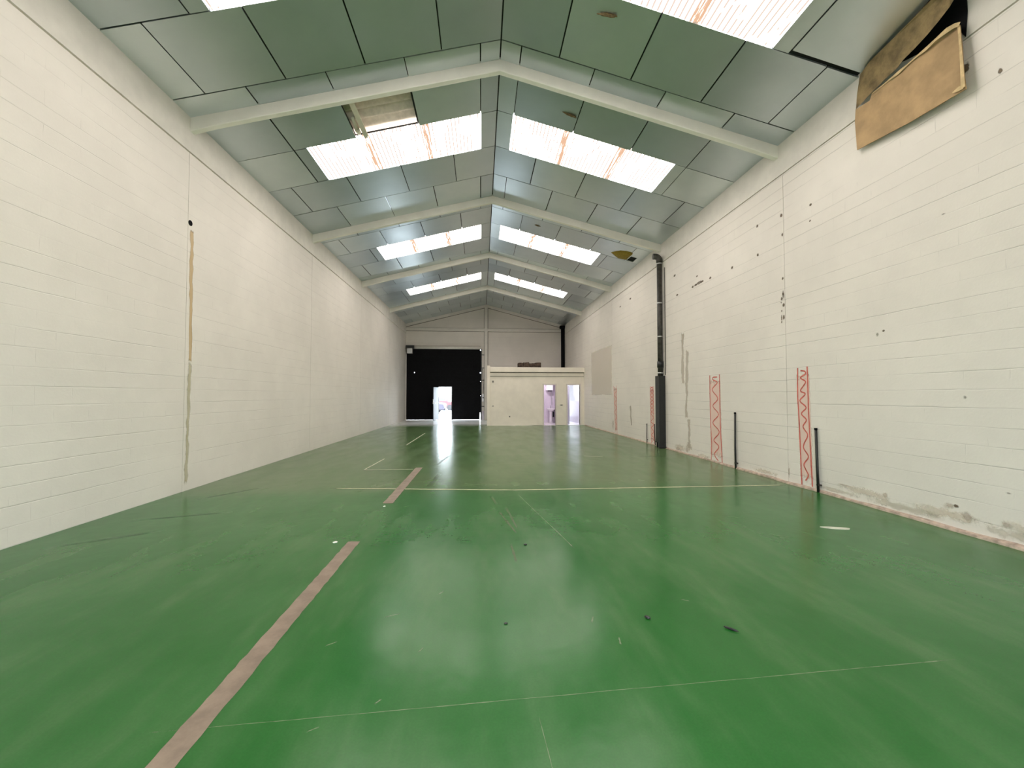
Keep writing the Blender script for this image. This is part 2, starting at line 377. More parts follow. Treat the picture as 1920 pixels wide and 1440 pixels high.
# ------------------------------------------------------------------ mesh building
class MB:
    def __init__(self):
        self.v = []; self.f = []; self.mi = []; self.uv = {}; self.sm = []
    def face(self, pts, mi=0, uv=None, smooth=False):
        i0 = len(self.v)
        self.v += [tuple(p) for p in pts]
        self.f.append(list(range(i0, i0 + len(pts))))
        self.mi.append(mi); self.sm.append(smooth)
        if uv: self.uv[len(self.f) - 1] = uv
    def hexa(self, p, mi=0):
        """p: 8 points, bottom ring 0-3, top ring 4-7"""
        i0 = len(self.v)
        self.v += [tuple(q) for q in p]
        for q in ((3, 2, 1, 0), (4, 5, 6, 7), (0, 1, 5, 4), (1, 2, 6, 5), (2, 3, 7, 6), (3, 0, 4, 7)):
            self.f.append([i0 + k for k in q]); self.mi.append(mi); self.sm.append(False)
    def box(self, x0, x1, y0, y1, z0, z1, mi=0):
        self.hexa([(x0, y0, z0), (x1, y0, z0), (x1, y1, z0), (x0, y1, z0),
                   (x0, y0, z1), (x1, y0, z1), (x1, y1, z1), (x0, y1, z1)], mi)
    def prism(self, pts, vec, mi=0):
        n = len(pts); i0 = len(self.v); vec = Vector(vec)
        self.v += [tuple(p) for p in pts] + [tuple(Vector(p) + vec) for p in pts]
        self.f.append([i0 + k for k in range(n)][::-1]); self.mi.append(mi); self.sm.append(False)
        self.f.append([i0 + n + k for k in range(n)]); self.mi.append(mi); self.sm.append(False)
        for k in range(n):
            j = (k + 1) % n
            self.f.append([i0 + k, i0 + j, i0 + n + j, i0 + n + k]); self.mi.append(mi); self.sm.append(False)
    def tube(self, path, r, seg=16, mi=0, caps=True):
        path = [Vector(p) for p in path]
        rs = r if isinstance(r, (list, tuple)) else [r] * len(path)
        rings = []
        up = None
        for k, p in enumerate(path):
            t = (path[min(k + 1, len(path) - 1)] - path[max(k - 1, 0)]).normalized()
            if up is None:
                up = t.orthogonal().normalized()
            else:
                up = (up - t * up.dot(t)).normalized()
            w = t.cross(up)
            i0 = len(self.v)
            for a in range(seg):
                an = 2 * math.pi * a / seg
                self.v.append(tuple(p + (up * math.cos(an) + w * math.sin(an)) * rs[k]))
            rings.append(i0)
        for a, b in zip(rings, rings[1:]):
            for k in range(seg):
                j = (k + 1) % seg
                self.f.append([a + k, a + j, b + j, b + k]); self.mi.append(mi); self.sm.append(True)
        if caps:
            self.f.append([rings[0] + k for k in range(seg)][::-1]); self.mi.append(mi); self.sm.append(False)
            self.f.append([rings[-1] + k for k in range(seg)]); self.mi.append(mi); self.sm.append(False)
    def plate(self, fn, u0, u1, v0, v1, holes, d, mi=0):
        """plate in a plane with rectangular holes; fn(u, v, w) -> point, w in (0, d)"""
        us = sorted({u0, u1, *[min(max(h[0], u0), u1) for h in holes], *[min(max(h[1], u0), u1) for h in holes]})
        vs = sorted({v0, v1, *[min(max(h[2], v0), v1) for h in holes], *[min(max(h[3], v0), v1) for h in holes]})
        nu, nv = len(us) - 1, len(vs) - 1
        def solid(i, j):
            if i < 0 or j < 0 or i >= nu or j >= nv: return False
            cu, cv = (us[i] + us[i + 1]) / 2, (vs[j] + vs[j + 1]) / 2
            return not any(h[0] < cu < h[1] and h[2] < cv < h[3] for h in holes)
        for i in range(nu):
            for j in range(nv):
                if not solid(i, j): continue
                a, b, c, e = us[i], us[i + 1], vs[j], vs[j + 1]
                self.face([fn(a, c, 0), fn(b, c, 0), fn(b, e, 0), fn(a, e, 0)], mi)
                self.face([fn(a, e, d), fn(b, e, d), fn(b, c, d), fn(a, c, d)], mi)
                if not solid(i - 1, j): self.face([fn(a, c, 0), fn(a, e, 0), fn(a, e, d), fn(a, c, d)], mi)
                if not solid(i + 1, j): self.face([fn(b, e, 0), fn(b, c, 0), fn(b, c, d), fn(b, e, d)], mi)
                if not solid(i, j - 1): self.face([fn(b, c, 0), fn(a, c, 0), fn(a, c, d), fn(b, c, d)], mi)
                if not solid(i, j + 1): self.face([fn(a, e, 0), fn(b, e, 0), fn(b, e, d), fn(a, e, d)], mi)
    def build(self, name, mats, parent=None, bevel=0.0, fix=True):
        if not isinstance(mats, (list, tuple)): mats = [mats]
        me = bpy.data.meshes.new(name)
        me.from_pydata(self.v, [], self.f)
        for m in mats: me.materials.append(m)
        if self.uv:
            lay = me.uv_layers.new(name='UVMap')
            for fi, uvs in self.uv.items():
                for li, q in zip(me.polygons[fi].loop_indices, uvs):
                    lay.data[li].uv = q
        for p, mi, s in zip(me.polygons, self.mi, self.sm):
            p.material_index = mi; p.use_smooth = s
        if fix:
            bm = bmesh.new(); bm.from_mesh(me)
            bmesh.ops.remove_doubles(bm, verts=bm.verts, dist=1e-5)
            bmesh.ops.recalc_face_normals(bm, faces=bm.faces)
            bm.to_mesh(me); bm.free()
        me.update()
        o = bpy.data.objects.new(name, me)
        COL.objects.link(o)
        if parent is not None:
            o.parent = parent
            w = Vector(parent.get('_w', (0, 0, 0)))
            o.location = -w
            o['_w'] = (0.0, 0.0, 0.0)
        if bevel:
            bv = o.modifiers.new('bevel', 'BEVEL'); bv.width = bevel; bv.segments = 2; bv.limit_method = 'ANGLE'
        return o

def tag(o, label, cat, group=None, kind=None):
    o['label'] = label; o['category'] = cat
    if group: o['group'] = group
    if kind: o['kind'] = kind
    return o

def thing(name, loc, label, cat, group=None, kind=None):
    """an Empty at the base of a thing; parts are given in world coordinates"""
    o = bpy.data.objects.new(name, None)
    o.empty_display_size = 0.2
    COL.objects.link(o); o.location = loc
    o['_w'] = tuple(float(x) for x in loc)
    return tag(o, label, cat, group, kind)

def ribbon(mb, pts, w, nrm, lift=0.002, mi=0, jitter=0.0, v_len=1.0):
    """flat strip along a polyline lying on a surface with normal nrm; UV u along, v across"""
    pts = [Vector(p) for p in pts]; nrm = Vector(nrm)
    n = len(pts); L0 = []; R0 = []
    for k, p in enumerate(pts):
        t = (pts[min(k + 1, n - 1)] - pts[max(k - 1, 0)]).normalized()
        s = nrm.cross(t).normalized()
        wk = (w[k] if isinstance(w, (list, tuple)) else w) / 2
        wj = wk * (1 + jitter * (random.random() - 0.5))
        wj2 = wk * (1 + jitter * (random.random() - 0.5))
        L0.append(p + s * wj + nrm * lift); R0.append(p - s * wj2 + nrm * lift)
    for k in range(n - 1):
        u0, u1 = [min(.5, 5 * t, 5 * (1 - t)) for t in (k / (n - 1), (k + 1) / (n - 1))]
        mb.face([L0[k], R0[k], R0[k + 1], L0[k + 1]], mi, [(u0, 0), (u0, 1), (u1, 1), (u1, 0)])

def dense(a, b, n):
    a, b = Vector(a), Vector(b)
    return [a.lerp(b, k / n) for k in range(n + 1)]

def quad_decal(mb, c, ux, uy, nrm, lift=0.002, mi=0):
    """rectangular stain centred at c with half axes ux, uy"""
    c, ux, uy, nrm = Vector(c), Vector(ux), Vector(uy), Vector(nrm)
    c = c + nrm * lift
    mb.face([c - ux - uy, c + ux - uy, c + ux + uy, c - ux + uy], mi, [(0, 0), (1, 0), (1, 1), (0, 1)])

UP = Vector((0, 0, 1)); NL = Vector((1, 0, 0)); NR = Vector((-1, 0, 0))

# ------------------------------------------------------------------ camera helper: where a pixel of the photo meets a surface
FPX, YAW, PIT = 769.0, 0.0753, 0.0289
def ray(u, v):
    x, y, z = (u - 960) / FPX, 1.0, -(v - 720) / FPX
    c, s = math.cos(PIT), math.sin(PIT); y, z = c * y - s * z, s * y + c * z
    c, s = math.cos(YAW), math.sin(YAW); x, y = c * x + s * y, -s * x + c * y
    return Vector((x, y, z))
CAM = Vector((0, 0, 1.5))
def on(u, v, n, d):
    r = ray(u, v); n = Vector(n)
    return CAM + r * ((d - n.dot(CAM)) / n.dot(r))
def onR(u, v, o=0.0): return on(u, v, (1, 0, 0), XR - o)
def onF(u, v): return on(u, v, (0, 0, 1), 0)
def onRoofR(u, v, o=0.0):
    return on(u, v, (SIN, 0, COS), Vector((SIN, 0, COS)).dot(Vector((XR, 0, HE))) - o)

# ================================================================== SETTING
# ---- floor
mb = MB()
mb.box(XL - 0.3, XR + 0.3, YBACK - 0.3, 25.95, -0.2, 0.0)
flo = tag(mb.build('floor', M['floor']), 'glossy green epoxy floor of the long industrial hall', 'floor', kind='structure')
def floor_child(name, mat, strips, w, jit=0.3, lift=0.0015):
    b = MB()
    for pts in strips:
        ribbon(b, pts, w, UP, lift, jitter=jit)
    return b.build(name, mat, flo, fix=False)
floor_child('scratch', M['scratch'], [dense((0.538, 6.40, 0), (0.939, 3.90, 0), 14)], 0.022)
floor_child('scuff_mark', M['scuff'], [dense((0.227, 5.39, 0), (0.40, 4.45, 0), 6), dense((0.33, 5.6, 0), (0.42, 4.6, 0), 6),
            dense((0.15, 6.2, 0), (0.22, 5.7, 0), 3), dense((0.3, 4.3, 0), (0.33, 3.6, 0), 3)], 0.05)
floor_child('joint_line', M['scratch'], [dense((-1.6, 1.98, 0), (2.9, 2.19, 0), 24), dense((0.27, 2.0, 0), (0.30, 1.5, 0), 4)], 0.010, 0.9)
floor_child('wear_mark', M['skid'], [dense((-4.1, 6.3, 0), (-3.6, 7.0, 0), 4), dense((-4.2, 5.3, 0), (-3.2, 5.6, 0), 4), dense((-4.3, 4.4, 0), (-3.5, 4.9, 0), 4),
            dense((-0.95, 9.0, 0), (-0.8, 10.5, 0), 4), dense((-0.85, 6.9, 0), (-0.8, 8.0, 0), 4), dense((3.8, 10.0, 0), (4.6, 9.8, 0), 4)], 0.10)
b = MB(); sp = []
for (x, y, a, ln) in ((-0.9, 2.6, 0.6, .1), (-0.6, 2.9, 0.4, .16), (-0.35, 2.5, 1.0, .07), (-0.3, 3.2, .9, .1), (0.75, 2.75, 1.2, .12), (0.85, 2.5, 1.4, .1),
                       (1.5, 2.95, -.5, .09), (3.1, 4.9, -.5, .2), (3.2, 4.2, -.6, .25), (2.2, 5.6, -.3, .2), (-1.0, 5.7, .3, .12), (2.1, 9.0, -.4, .3),
                       (-0.75, 1.95, .5, .08), (-0.5, 2.1, .8, .06), (-3.9, 6.75, .1, .18), (3.4, 8.8, -.3, .4), (2.6, 10.1, -.5, .5), (4.3, 6.1, .2, .25)):
    sp.append(dense((x - ln / 2 * math.cos(a), y - ln / 2 * math.sin(a), 0), (x + ln / 2 * math.cos(a), y + ln / 2 * math.sin(a), 0), 3))
floor_child('paint_nick', M['scratch'], sp, 0.022)
# pale floor and reflection at the big door are painted in the floor material

# ---- side walls (block panels between columns, eaves beam above)
def side_wall(name, side, mat, label, gap):
    b = MB()
    X = XL if side < 0 else XR
    def bx(d0, d1, y0, y1, z0, z1, mi):          # d measured from the face outwards
        xs = sorted((X + side * d0, X + side * d1)); b.box(xs[0], xs[1], y0, y1, z0, z1, mi)
    bx(0.03, 0.30, YBACK, YE + 0.3, -0.05, 6.3, 2)              # core
    bx(-0.004, 0.05, YBACK, YE, WB, 6.2, 1)                     # eaves beam
    cols = [2.04, YA, YB, YCC, YD]
    off = -0.10 if side > 0 else 0.0
    edges = [YBACK] + [y + off for y in cols] + [YE]
    for k in range(len(edges) - 1):
        bx(0.0, 0.05, edges[k] + 0.005, edges[k + 1] - 0.005, -0.05, WB - gap, 0)
    o = b.build(name, [mat, M['concrete_paint'], M['block_end']])
    return tag(o, label, 'wall', kind='structure')
wl = side_wall('wall_left', -1, M['block_left'], 'left white painted block wall with ochre leak stain', 0.026)
wr = side_wall('wall_right', 1, M['block_right'], 'right white painted block wall with red zigzag markings', 0.018)

b = MB()
ribbon(b, dense((XL, 6.915, 4.22), (XL, 6.93, 2.0), 20), 0.105, NL, 0.003, jitter=0.6)
b.build('leak_stain', M['rust'], wl, fix=False)
b = MB()
ribbon(b, dense((XL, 6.93, 2.1), (XL, 6.90, 0.02), 20), 0.13, NL, 0.0035, jitter=0.5)
b.build('damp_stain', M['greenstain'], wl, fix=False)
b = MB(); b.tube([(XL - 0.02, 6.87, 4.27), (XL + 0.006, 6.87, 4.27)], 0.045, 12)
b.build('wall_hole', M['black_matt'], wl)

# right wall marks
b = MB()
chips = [(1876, 133, 7, 7), (1812, 128, 9, 16), (1465, 404, 4, 5), (1468, 522, 3, 4), (1468.5, 553, 3, 12), (1466, 560, 3, 5), (1469.5, 572, 3.5, 5), (1470, 595, 3, 8),
         (1466, 596, 1.6, 8), (1465, 567, 1.6, 3), (1466, 583, 1.6, 3), (1466, 604, 1.6, 3), (1467, 440, 2.4, 5), (1420, 424, 3, 4), (1421, 478, 3, 4), (1373, 502, 3, 4),
         (1332, 521, 3, 3.5), (1311, 530, 8, 4), (1305, 534, 5, 3), (1316, 528, 5, 3), (1299, 538, 3, 3), (1270, 553, 3, 3), (1265, 517, 3, 3), (1307, 518, 2.5, 2.5),
         (1520, 384, 4, 4), (1519, 414, 2.5, 3), (1657, 620, 4, 3), (1793, 949, 8, 4.5), (1182, 560, 2.5, 2.5), (1163, 575, 2, 2)]
for (u, v, du, dv) in chips:
    p = onR(u, v); q = onR(u + du, v); r_ = onR(u, v + dv)
    quad_decal(b, p, (0, (q - p).y * 1.15, 0), (0, 0, (r_ - p).z * 1.15), NR, 0.003)
b.build('chipped_paint', M['chip'], wr, fix=False)
b = MB()
for (u, v, du, dv) in [(1810, 745, 8, 8), (1645, 627, 5, 7), (1892, 925, 12, 4), (1770, 401, 9, 3)]:
    p = onR(u, v); q = onR(u + du, v); r_ = onR(u, v + dv)
    quad_decal(b, p, (0, (q - p).y, 0), (0, 0, (r_ - p).z), NR, 0.003)
b.build('smudge', M['smudge'], wr, fix=False)
b = MB()
ribbon(b, dense((XR, 10.34, 3.2), (XR, 10.40, 1.75), 12), 0.24, NR, 0.003, jitter=0.8)
ribbon(b, dense((XR, 10.12, 2.75), (XR, 10.22, 0.85), 12), 0.22, NR, 0.0035, jitter=0.8)
ribbon(b, dense((XR, 10.10, 0.95), (XR, 10.08, 0.12), 8), 0.22, NR, 0.0035, jitter=0.8)
ribbon(b, dense((XR, 14.2, 1.2), (XR, 14.1, 0.4), 6), 0.2, NR, 0.003, jitter=0.8)
b.build('damp_streak', M['crack'], wr, fix=False)
b = MB()
quad_decal(b, (XR, 17.75, 2.55), (0, 1.6, 0), (0, 0, 1.05), NR, 0.003)
b.build('repainted_patch', M['patch'], wr, fix=False)
b = MB()
for (y, z, hy, hz) in [(4.8, 0.10, 1.0, 0.09), (3.6, 0.11, 0.9, 0.1), (5.8, .09, .7, .07), (5.3, 0.17, 0.75, 0.10), (4.3, 0.16, 0.7, 0.12), (3.5, 0.2, 0.6, 0.14), (10.6, 0.12, 0.55, 0.16), (9.4, 0.07, .5, .08), (7.3, .09, .6, .08), (2.5, .2, .7, .15), (10.1, .2, .3, .22)]:
    quad_decal(b, (XR, y, z), (0, hy, 0), (0, 0, hz), NR, 0.0025)
b.build('flaking_plaster', M['damp'], wr, fix=False)
b = MB()
for (y, z, hy, hz) in [(4.28, 0.26, 0.14, 0.06), (4.10, 0.19, 0.12, 0.09), (3.78, 0.2, 0.08, 0.07), (5.02, 0.2, 0.07, 0.07), (10.2, 0.1, 0.12, 0.14), (10.7, 0.08, 0.25, 0.1), (5.6, .2, .2, .03), (16.1, .35, .12, .4), (6.70, .2, .03, .2)]:
    quad_decal(b, (XR, y, z), (0, hy, 0), (0, 0, hz), NR, 0.0035)
b.build('dark_damp_patch', M['damp_dark'], wr, fix=False)

# screed curb at the foot of the right wall
b = MB()
ys = [YBACK + k * 0.17 for k in range(int((20.6 - YBACK) / 0.17) + 1)]
prev = None
for y in ys:
    w = 0.035 + 0.028 * mnoise.noise((y * 1.7, 0.3, 0)) + (0.012 if y < 7 else 0.0)
    h = 0.04 + 0.018 * mnoise.noise((y * 2.3, 7.1, 0))
    w = max(0.012, w); h = max(0.012, h)
    ring = [(XR + 0.005, y, -0.001), (XR - w, y, -0.001), (XR - w * 0.85, y, h * 0.55), (XR + 0.005, y, h)]
    if prev:
        for k in range(3):
            b.face([prev[k], prev[k + 1], ring[k + 1], ring[k]])
    prev = ring
tag(b.build('baseboard_right', M['curb']), 'worn pinkish screed strip along the foot of the right wall', 'skirting', kind='structure')

# ---- end wall with gable, big door opening and lavatory window
DX0, DX1, DZ = -4.62, 0.03, 4.42
b = MB()
def fe(u, v, w): return Vector((u, YE + w, v))
WIN = (4.50, 5.22, 0.2, 2.25)
b.plate(fe, XL - 0.3, XR + 0.3, -0.05, HE, [(DX0, DX1, -0.1, DZ), WIN], 0.25, 0)
b.prism([(XL - 0.3, YE, HE), (XR + 0.3, YE, HE), (XR + 0.3, YE, HE + 0.05), (XC, YE, HR + 0.12), (XL - 0.3, YE, HE + 0.05)], (0, 0.25, 0), 0)
ew = tag(b.build('wall_end', M['block_end']), 'far gable wall above the black roller door', 'wall', kind='structure')
b = MB(); b.box(XC - 0.10, XC + 0.10, YE - 0.16, YE, 0, HR - 0.1)
b.build('column', M['end_paint'], ew, bevel=0.01)
b = MB()
b.box(XC - 0.125, XC - 0.101, YE - 0.012, YE, 0, HR - 0.1); b.box(XC + 0.101, XC + 0.13, YE - 0.012, YE, 0, HR - 0.1)
b.box(XL, XR, YE - 0.012, YE, 5.525, 5.55); b.box(XL, XR, YE - 0.012, YE, 5.73, 5.75)
b.build('painted_shade_strip', M['joint'], ew)  # dark strips paint in the edge shade of column and cross beam
b = MB(); b.box(XL, XR - 0.02, YE - 0.08, YE, 5.55, 5.73)
b.build('cross_beam', M['end_paint'], ew, bevel=0.008)
b = MB()
for s_ in (-1, 1):
    p = [roofp(s_, 0, YE - 0.14, -0.16), roofp(s_, SLEN, YE - 0.14, -0.16), roofp(s_, SLEN, YE - 0.14, 0.0), roofp(s_, 0, YE - 0.14, 0.0)]
    p[0].x = p[3].x = XC; p[1].x = p[2].x = XC + s_ * HW
    b.prism(p, (0, 0.14, 0))
b.build('rake_beam', M['end_paint'], ew)
b = MB()
for s_ in (-1, 1):
    p = [roofp(s_, 0, YE - 0.012, -0.195), roofp(s_, SLEN, YE - 0.012, -0.195), roofp(s_, SLEN, YE - 0.012, -0.16), roofp(s_, 0, YE - 0.012, -0.16)]
    p[0].x = p[3].x = XC; p[1].x = p[2].x = XC + s_ * HW
    b.prism(p, (0, 0.012, 0))
b.build('painted_shade_strip', M['joint'], ew)  # dark line under the rake beam, painted in as shade

b = MB()
BD = (-1.1, 1.5, 2.5)  # opening added out of view to let daylight in from behind
b.plate(lambda u, v, w: Vector((u, YBACK - w, v)), XL - 0.3, XR + 0.3, -0.05, HE, [(BD[0], BD[1], -0.1, BD[2])], 0.25)
b.prism([(XL - 0.3, YBACK - 0.25, HE), (XR + 0.3, YBACK - 0.25, HE), (XC, YBACK - 0.25, HR + 0.15)], (0, 0.25, 0))
tag(b.build('wall_back', M['concrete_paint']), 'white wall with an opening added behind the camera for daylight', 'wall', kind='structure')

# ---- ceiling: boards with dark joints under a dark deck, per bay rows (y0, y1, joint type)
EVEN = [0.975, 2.195, 3.425, 4.64]; ODD = [0.345, 1.585, 2.82, 4.045]
BAYS = [
    (YBACK, 2.04, [(-2.75, -2.2, ODD), (-2.2, -1.0, EVEN), (-1.0, 0.17, 'S'), (0.17, 1.35, EVEN), (1.35, 2.04, ODD)]),
    (2.14, 6.82, [(2.14, 2.9, ODD), (2.9, 4.065, EVEN), (4.065, 5.235, 'S'), (5.235, 6.43, EVEN), (6.43, 6.86, ODD)]),
    (6.92, 11.6, [(6.90, 8.075, ODD), (8.075, 9.245, 'S'), (9.245, 10.43, EVEN), (10.43, 11.64, ODD)]),
    (11.7, 16.26, [(11.66, 12.26, ODD), (12.26, 13.42, EVEN), (13.42, 14.62, 'S'), (14.62, 15.86, EVEN), (15.86, 16.30, ODD)]),
    (16.36, 21.19, [(16.32, 17.56, ODD), (17.56, 18.68, EVEN), (18.68, 19.74, 'S'), (19.74, 20.95, ODD), (20.95, 21.24, EVEN)]),
    (21.29, 25.8, [(21.25, 22.4, ODD), (22.4, 23.55, EVEN), (23.55, 24.7, ODD), (24.7, 25.8, EVEN)]),
]
S0, S1 = 0.335, 3.80
HOLE_L = (1.61, 2.825, 6.90, 8.06)                  # missing board, left slope
SLIT_L = (2.785, 2.812, 10.47, 11.25)               # light leak
HOLE_R = (4.70, 4.935, 12.97, 13.36)                # black square hole
sky_rects = [(r[0], r[1]) for bay in BAYS for r in bay[2] if r[2] == 'S']
b = MB()
def put_board(side, s0, s1, y0, y1):
    if s1 - s0 < 0.02 or y1 - y0 < 0.02: return
    b.hexa([roofp(side, s0, y0), roofp(side, s1, y0), roofp(side, s1, y1), roofp(side, s0, y1),
            roofp(side, s0, y0, 0.025), roofp(side, s1, y0, 0.025), roofp(side, s1, y1, 0.025), roofp(side, s0, y1, 0.025)], 0)
for side in (-1, 1):
    for (ya, yb, rows) in BAYS:
        for (y0, y1, kind) in rows:
            js = [0.0] + (ODD if kind == 'S' else kind) + [SLEN + 0.02]
            for s0, s1 in zip(js, js[1:]):
                g = random.choice((0.006, 0.009, 0.011, 0.012))
                gy = random.choice((0.006, 0.009, 0.011))
                a, c, p, q = s0 + g, s1 - g, y0 + gy, y1 - gy
                if s0 == 0.0: a = 0.012
                if kind == 'S':
                    if s1 <= 0.5: c = S0 - 0.004
                    elif s1 <= 3.0: continue
                    elif s0 < 3.0: a = S1 + 0.006
                if side > 0 and kind == 'S' and s0 > 4 and ya == 2.14: q -= 0.05
                if side < 0 and abs(y0 - 6.90) < 1e-6 and abs(s0 - 1.585) < 1e-6: continue       # the missing board
                if side < 0 and abs(y0 - 6.90) < 1e-6 and abs(s0 - 2.82) < 1e-6: a = 2.835
                if side > 0 and abs(y0 - 12.26) < 1e-6 and s0 > 4.5:                              # board with the square hole
                    put_board(side, a, HOLE_R[0], p, q); put_board(side, HOLE_R[1], c, p, q)
                    put_board(side, HOLE_R[0], HOLE_R[1], p, HOLE_R[2])
                    put_board(side, HOLE_R[0], HOLE_R[1], HOLE_R[3], q)
                    continue
                put_board(side, a, c, p, q)
    holes = [(S0, S1, y0, y1) for (y0, y1) in sky_rects]
    if side < 0: holes += [HOLE_L, SLIT_L]
    b.plate(lambda u, v, w, s_=side: roofp(s_, u, v, 0.045 + w), -0.05, SLEN + 0.35, YBACK - 0.3, YE + 0.3, holes, 0.03, 1)
ceil = tag(b.build('ceiling', [M['board'], M['void']]), 'pitched ceiling of grey boards with dark joints', 'ceiling', kind='structure')
# what is above the missing board: corrugated sheet, purlin, cavity sides
b = MB()
ny = 72
for k in range(ny):
    y0, y1 = 6.6 + k * 0.035, 6.6 + (k + 1) * 0.035
    o0, o1 = 0.17 + 0.045 * math.sin(2 * math.pi * y0 / 0.26), 0.17 + 0.045 * math.sin(2 * math.pi * y1 / 0.26)
    b.face([roofp(-1, 1.2, y0, o0), roofp(-1, 3.3, y0, o0), roofp(-1, 3.3, y1, o1), roofp(-1, 1.2, y1, o1)], 0, None, True)
b.build('corrugated_sheet', M['roofsheet'], ceil)
b = MB()
for (sa, sb_, ya_, yb_) in ((1.2, 3.3, 6.55, 6.6), (1.15, 1.2, 6.6, 9.15), (3.3, 3.35, 6.6, 9.15), (1.2, 3.3, 9.10, 9.15)):
    b.hexa([roofp(-1, sa, ya_, .075), roofp(-1, sb_, ya_, .075), roofp(-1, sb_, yb_, .075), roofp(-1, sa, yb_, .075),
            roofp(-1, sa, ya_, .3), roofp(-1, sb_, ya_, .3), roofp(-1, sb_, yb_, .3), roofp(-1, sa, yb_, .3)])
b.build('cavity_side', M['void'], ceil)
b = MB()
b.hexa([roofp(-1, 2.62, 6.85, .0), roofp(-1, 2.69, 6.85, .0), roofp(-1, 2.69, 8.12, .0), roofp(-1, 2.62, 8.12, .0),
        roofp(-1, 2.62, 6.85, .12), roofp(-1, 2.69, 6.85, .12), roofp(-1, 2.69, 8.12, .12), roofp(-1, 2.62, 8.12, .12)])
b.hexa([roofp(-1, 2.60, 6.85, -.01), roofp(-1, 2.635, 6.85, -.01), roofp(-1, 2.635, 8.06, -.01), roofp(-1, 2.60, 8.06, -.01),
        roofp(-1, 2.60, 6.85, .01), roofp(-1, 2.635, 6.85, .01), roofp(-1, 2.635, 8.06, .01), roofp(-1, 2.60, 8.06, .01)])
b.build('purlin', M['purlin'], ceil)
b = MB()
b.tube([roofp(-1, 2.755, 7.88, .03), roofp(-1, 2.75, 7.99, .03)], [0.05, 0.04], 10)
b.tube([roofp(-1, 2.75, 7.6, .06), roofp(-1, 2.76, 7.88, .05)], [0.03, 0.035], 8)
b.build('hanger_bracket', M['purlin'], ceil)

# ---- rooflights: three ribbed sheets each
def skylight(idx, side, y0, y1, label):
    root = thing('window_%d' % idx, roofp(side, (S0 + S1) / 2, (y0 + y1) / 2), label, 'skylight', 'ceiling skylights', 'structure')
    cuts = [(S0, 1.48, .030), (1.475, 2.66, .022), (2.655, S1, .030)]
    for (a, c, off) in cuts:
        m_ = MB(); n = int((c - a) / 0.0787 * 8)
        for k in range(n):
            u0 = a + (c - a) * k / n; u1 = a + (c - a) * (k + 1) / n
            o0 = off + 0.011 * math.cos(2 * math.pi * u0 / 0.0787); o1 = off + 0.011 * math.cos(2 * math.pi * u1 / 0.0787)
            m_.face([roofp(side, u0, y0 - .03, o0), roofp(side, u1, y0 - .03, o1), roofp(side, u1, y1 + .03, o1), roofp(side, u0, y1 + .03, o0)], 0,
                    [(u0, 0), (u1, 0), (u1, 1.17), (u0, 1.17)], True)
        m_.build('ribbed_sheet', M['skylight'], root)
    # thin edge trim down each end
    return root
names = ['in the bay behind the camera', 'cut off by the top of the picture, before the first roof beam', 'between the first and second roof beams',
         'between the second and third roof beams', 'between the third and fourth roof beams, smallest in view']
wi = 1
for k, (y0, y1) in enumerate(sky_rects):
    for side in (-1, 1):
        skylight(wi, side, y0, y1, 'three-sheet ribbed skylight %s of the ridge, %s' % ('left' if side < 0 else 'right', names[k])); wi += 1
SKY_N = wi

# ---- roof beams (precast portals)
ords = {2.04: 'just above and behind the camera', YA: 'first and largest in view', YB: 'second from the camera', YCC: 'third from the camera', YD: 'fourth, over the front of the mezzanine'}
def roof_beam(y, lab):
    m_ = MB()
    def prof(s_):
        def at(s, dz):
            return Vector((XC + s_ * s * HW / SLEN, y, HR - s * SIN - dz))
        return [at(0, .20), at(4.2, .20), at(4.75, .205), at(SLEN + .03, .225), at(SLEN + .03, -.04), at(0, -.04)]
    for s_ in (-1, 1):
        m_.prism(prof(s_), (0, 0.10, 0))
    o = m_.build('roof_beam', M['beam_paint'], bevel=0.012)
    return tag(o, 'white concrete roof beam, gable shaped, %s' % lab, 'beam', 'white roof beams', 'structure')
for y, lab in ords.items(): roof_beam(y, lab)

# ================================================================== MEZZANINE BLOCK
MX0 = 0.40
D1 = (3.19, 3.78, 2.05); D2 = (4.41, 5.04, 2.05)
b = MB()
b.plate(lambda u, v, w: Vector((u, YM + w, v)), MX0 + 0.04, XR, 0.0, 2.50, [(D1[0], D1[1], -0.1, D1[2]), (D2[0], D2[1], -0.1, D2[2])], 0.12, 0)
b.box(MX0 + 0.04, MX0 + 0.16, YM + 0.12, YE, 0, 2.5, 0)
wp = tag(b.build('wall_partition', M['mezz_paint']), 'cream partition wall of the office block under the mezzanine', 'wall', kind='structure')
b = MB(); b.box(MX0 - 0.10, MX0 + 0.05, YM - 0.05, YM + 0.12, 0, 3.03)
b.build('corner_post', M['mezz_paint'], wp, bevel=0.01)
def wall_dot(name, x, z, w, h, mat):
    m_ = MB(); m_.box(x - w / 2, x + w / 2, YM - 0.014, YM + 0.002, z - h / 2, z + h / 2)
    return m_, name, mat
b = MB(); b.box(MX0 + 0.05, XR, YM - 0.10, YM + 0.12, 2.70, 2.945)
b.build('parapet', M['mezz_paint'], wp, bevel=0.01)
b = MB(); b.box(MX0 + 0.05, XR - 0.02, YM - 0.035, YM + 0.12, 2.50, 2.66)
b.box(MX0 + 0.05, XR, YM + 0.02, YM + 0.12, 2.66, 2.70)
b.build('ledge', M['mezz_paint'], wp, bevel=0.006)
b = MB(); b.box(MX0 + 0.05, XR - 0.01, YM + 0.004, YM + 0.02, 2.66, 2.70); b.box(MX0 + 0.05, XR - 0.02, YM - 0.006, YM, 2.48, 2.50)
b.build('painted_shade_strip', M['joint'], wp)  # parapet and ledge shadow painted in as thin dark strips
b = MB(); b.box(MX0 + 0.12, XR, YM + 0.121, YE, 2.505, 2.62)
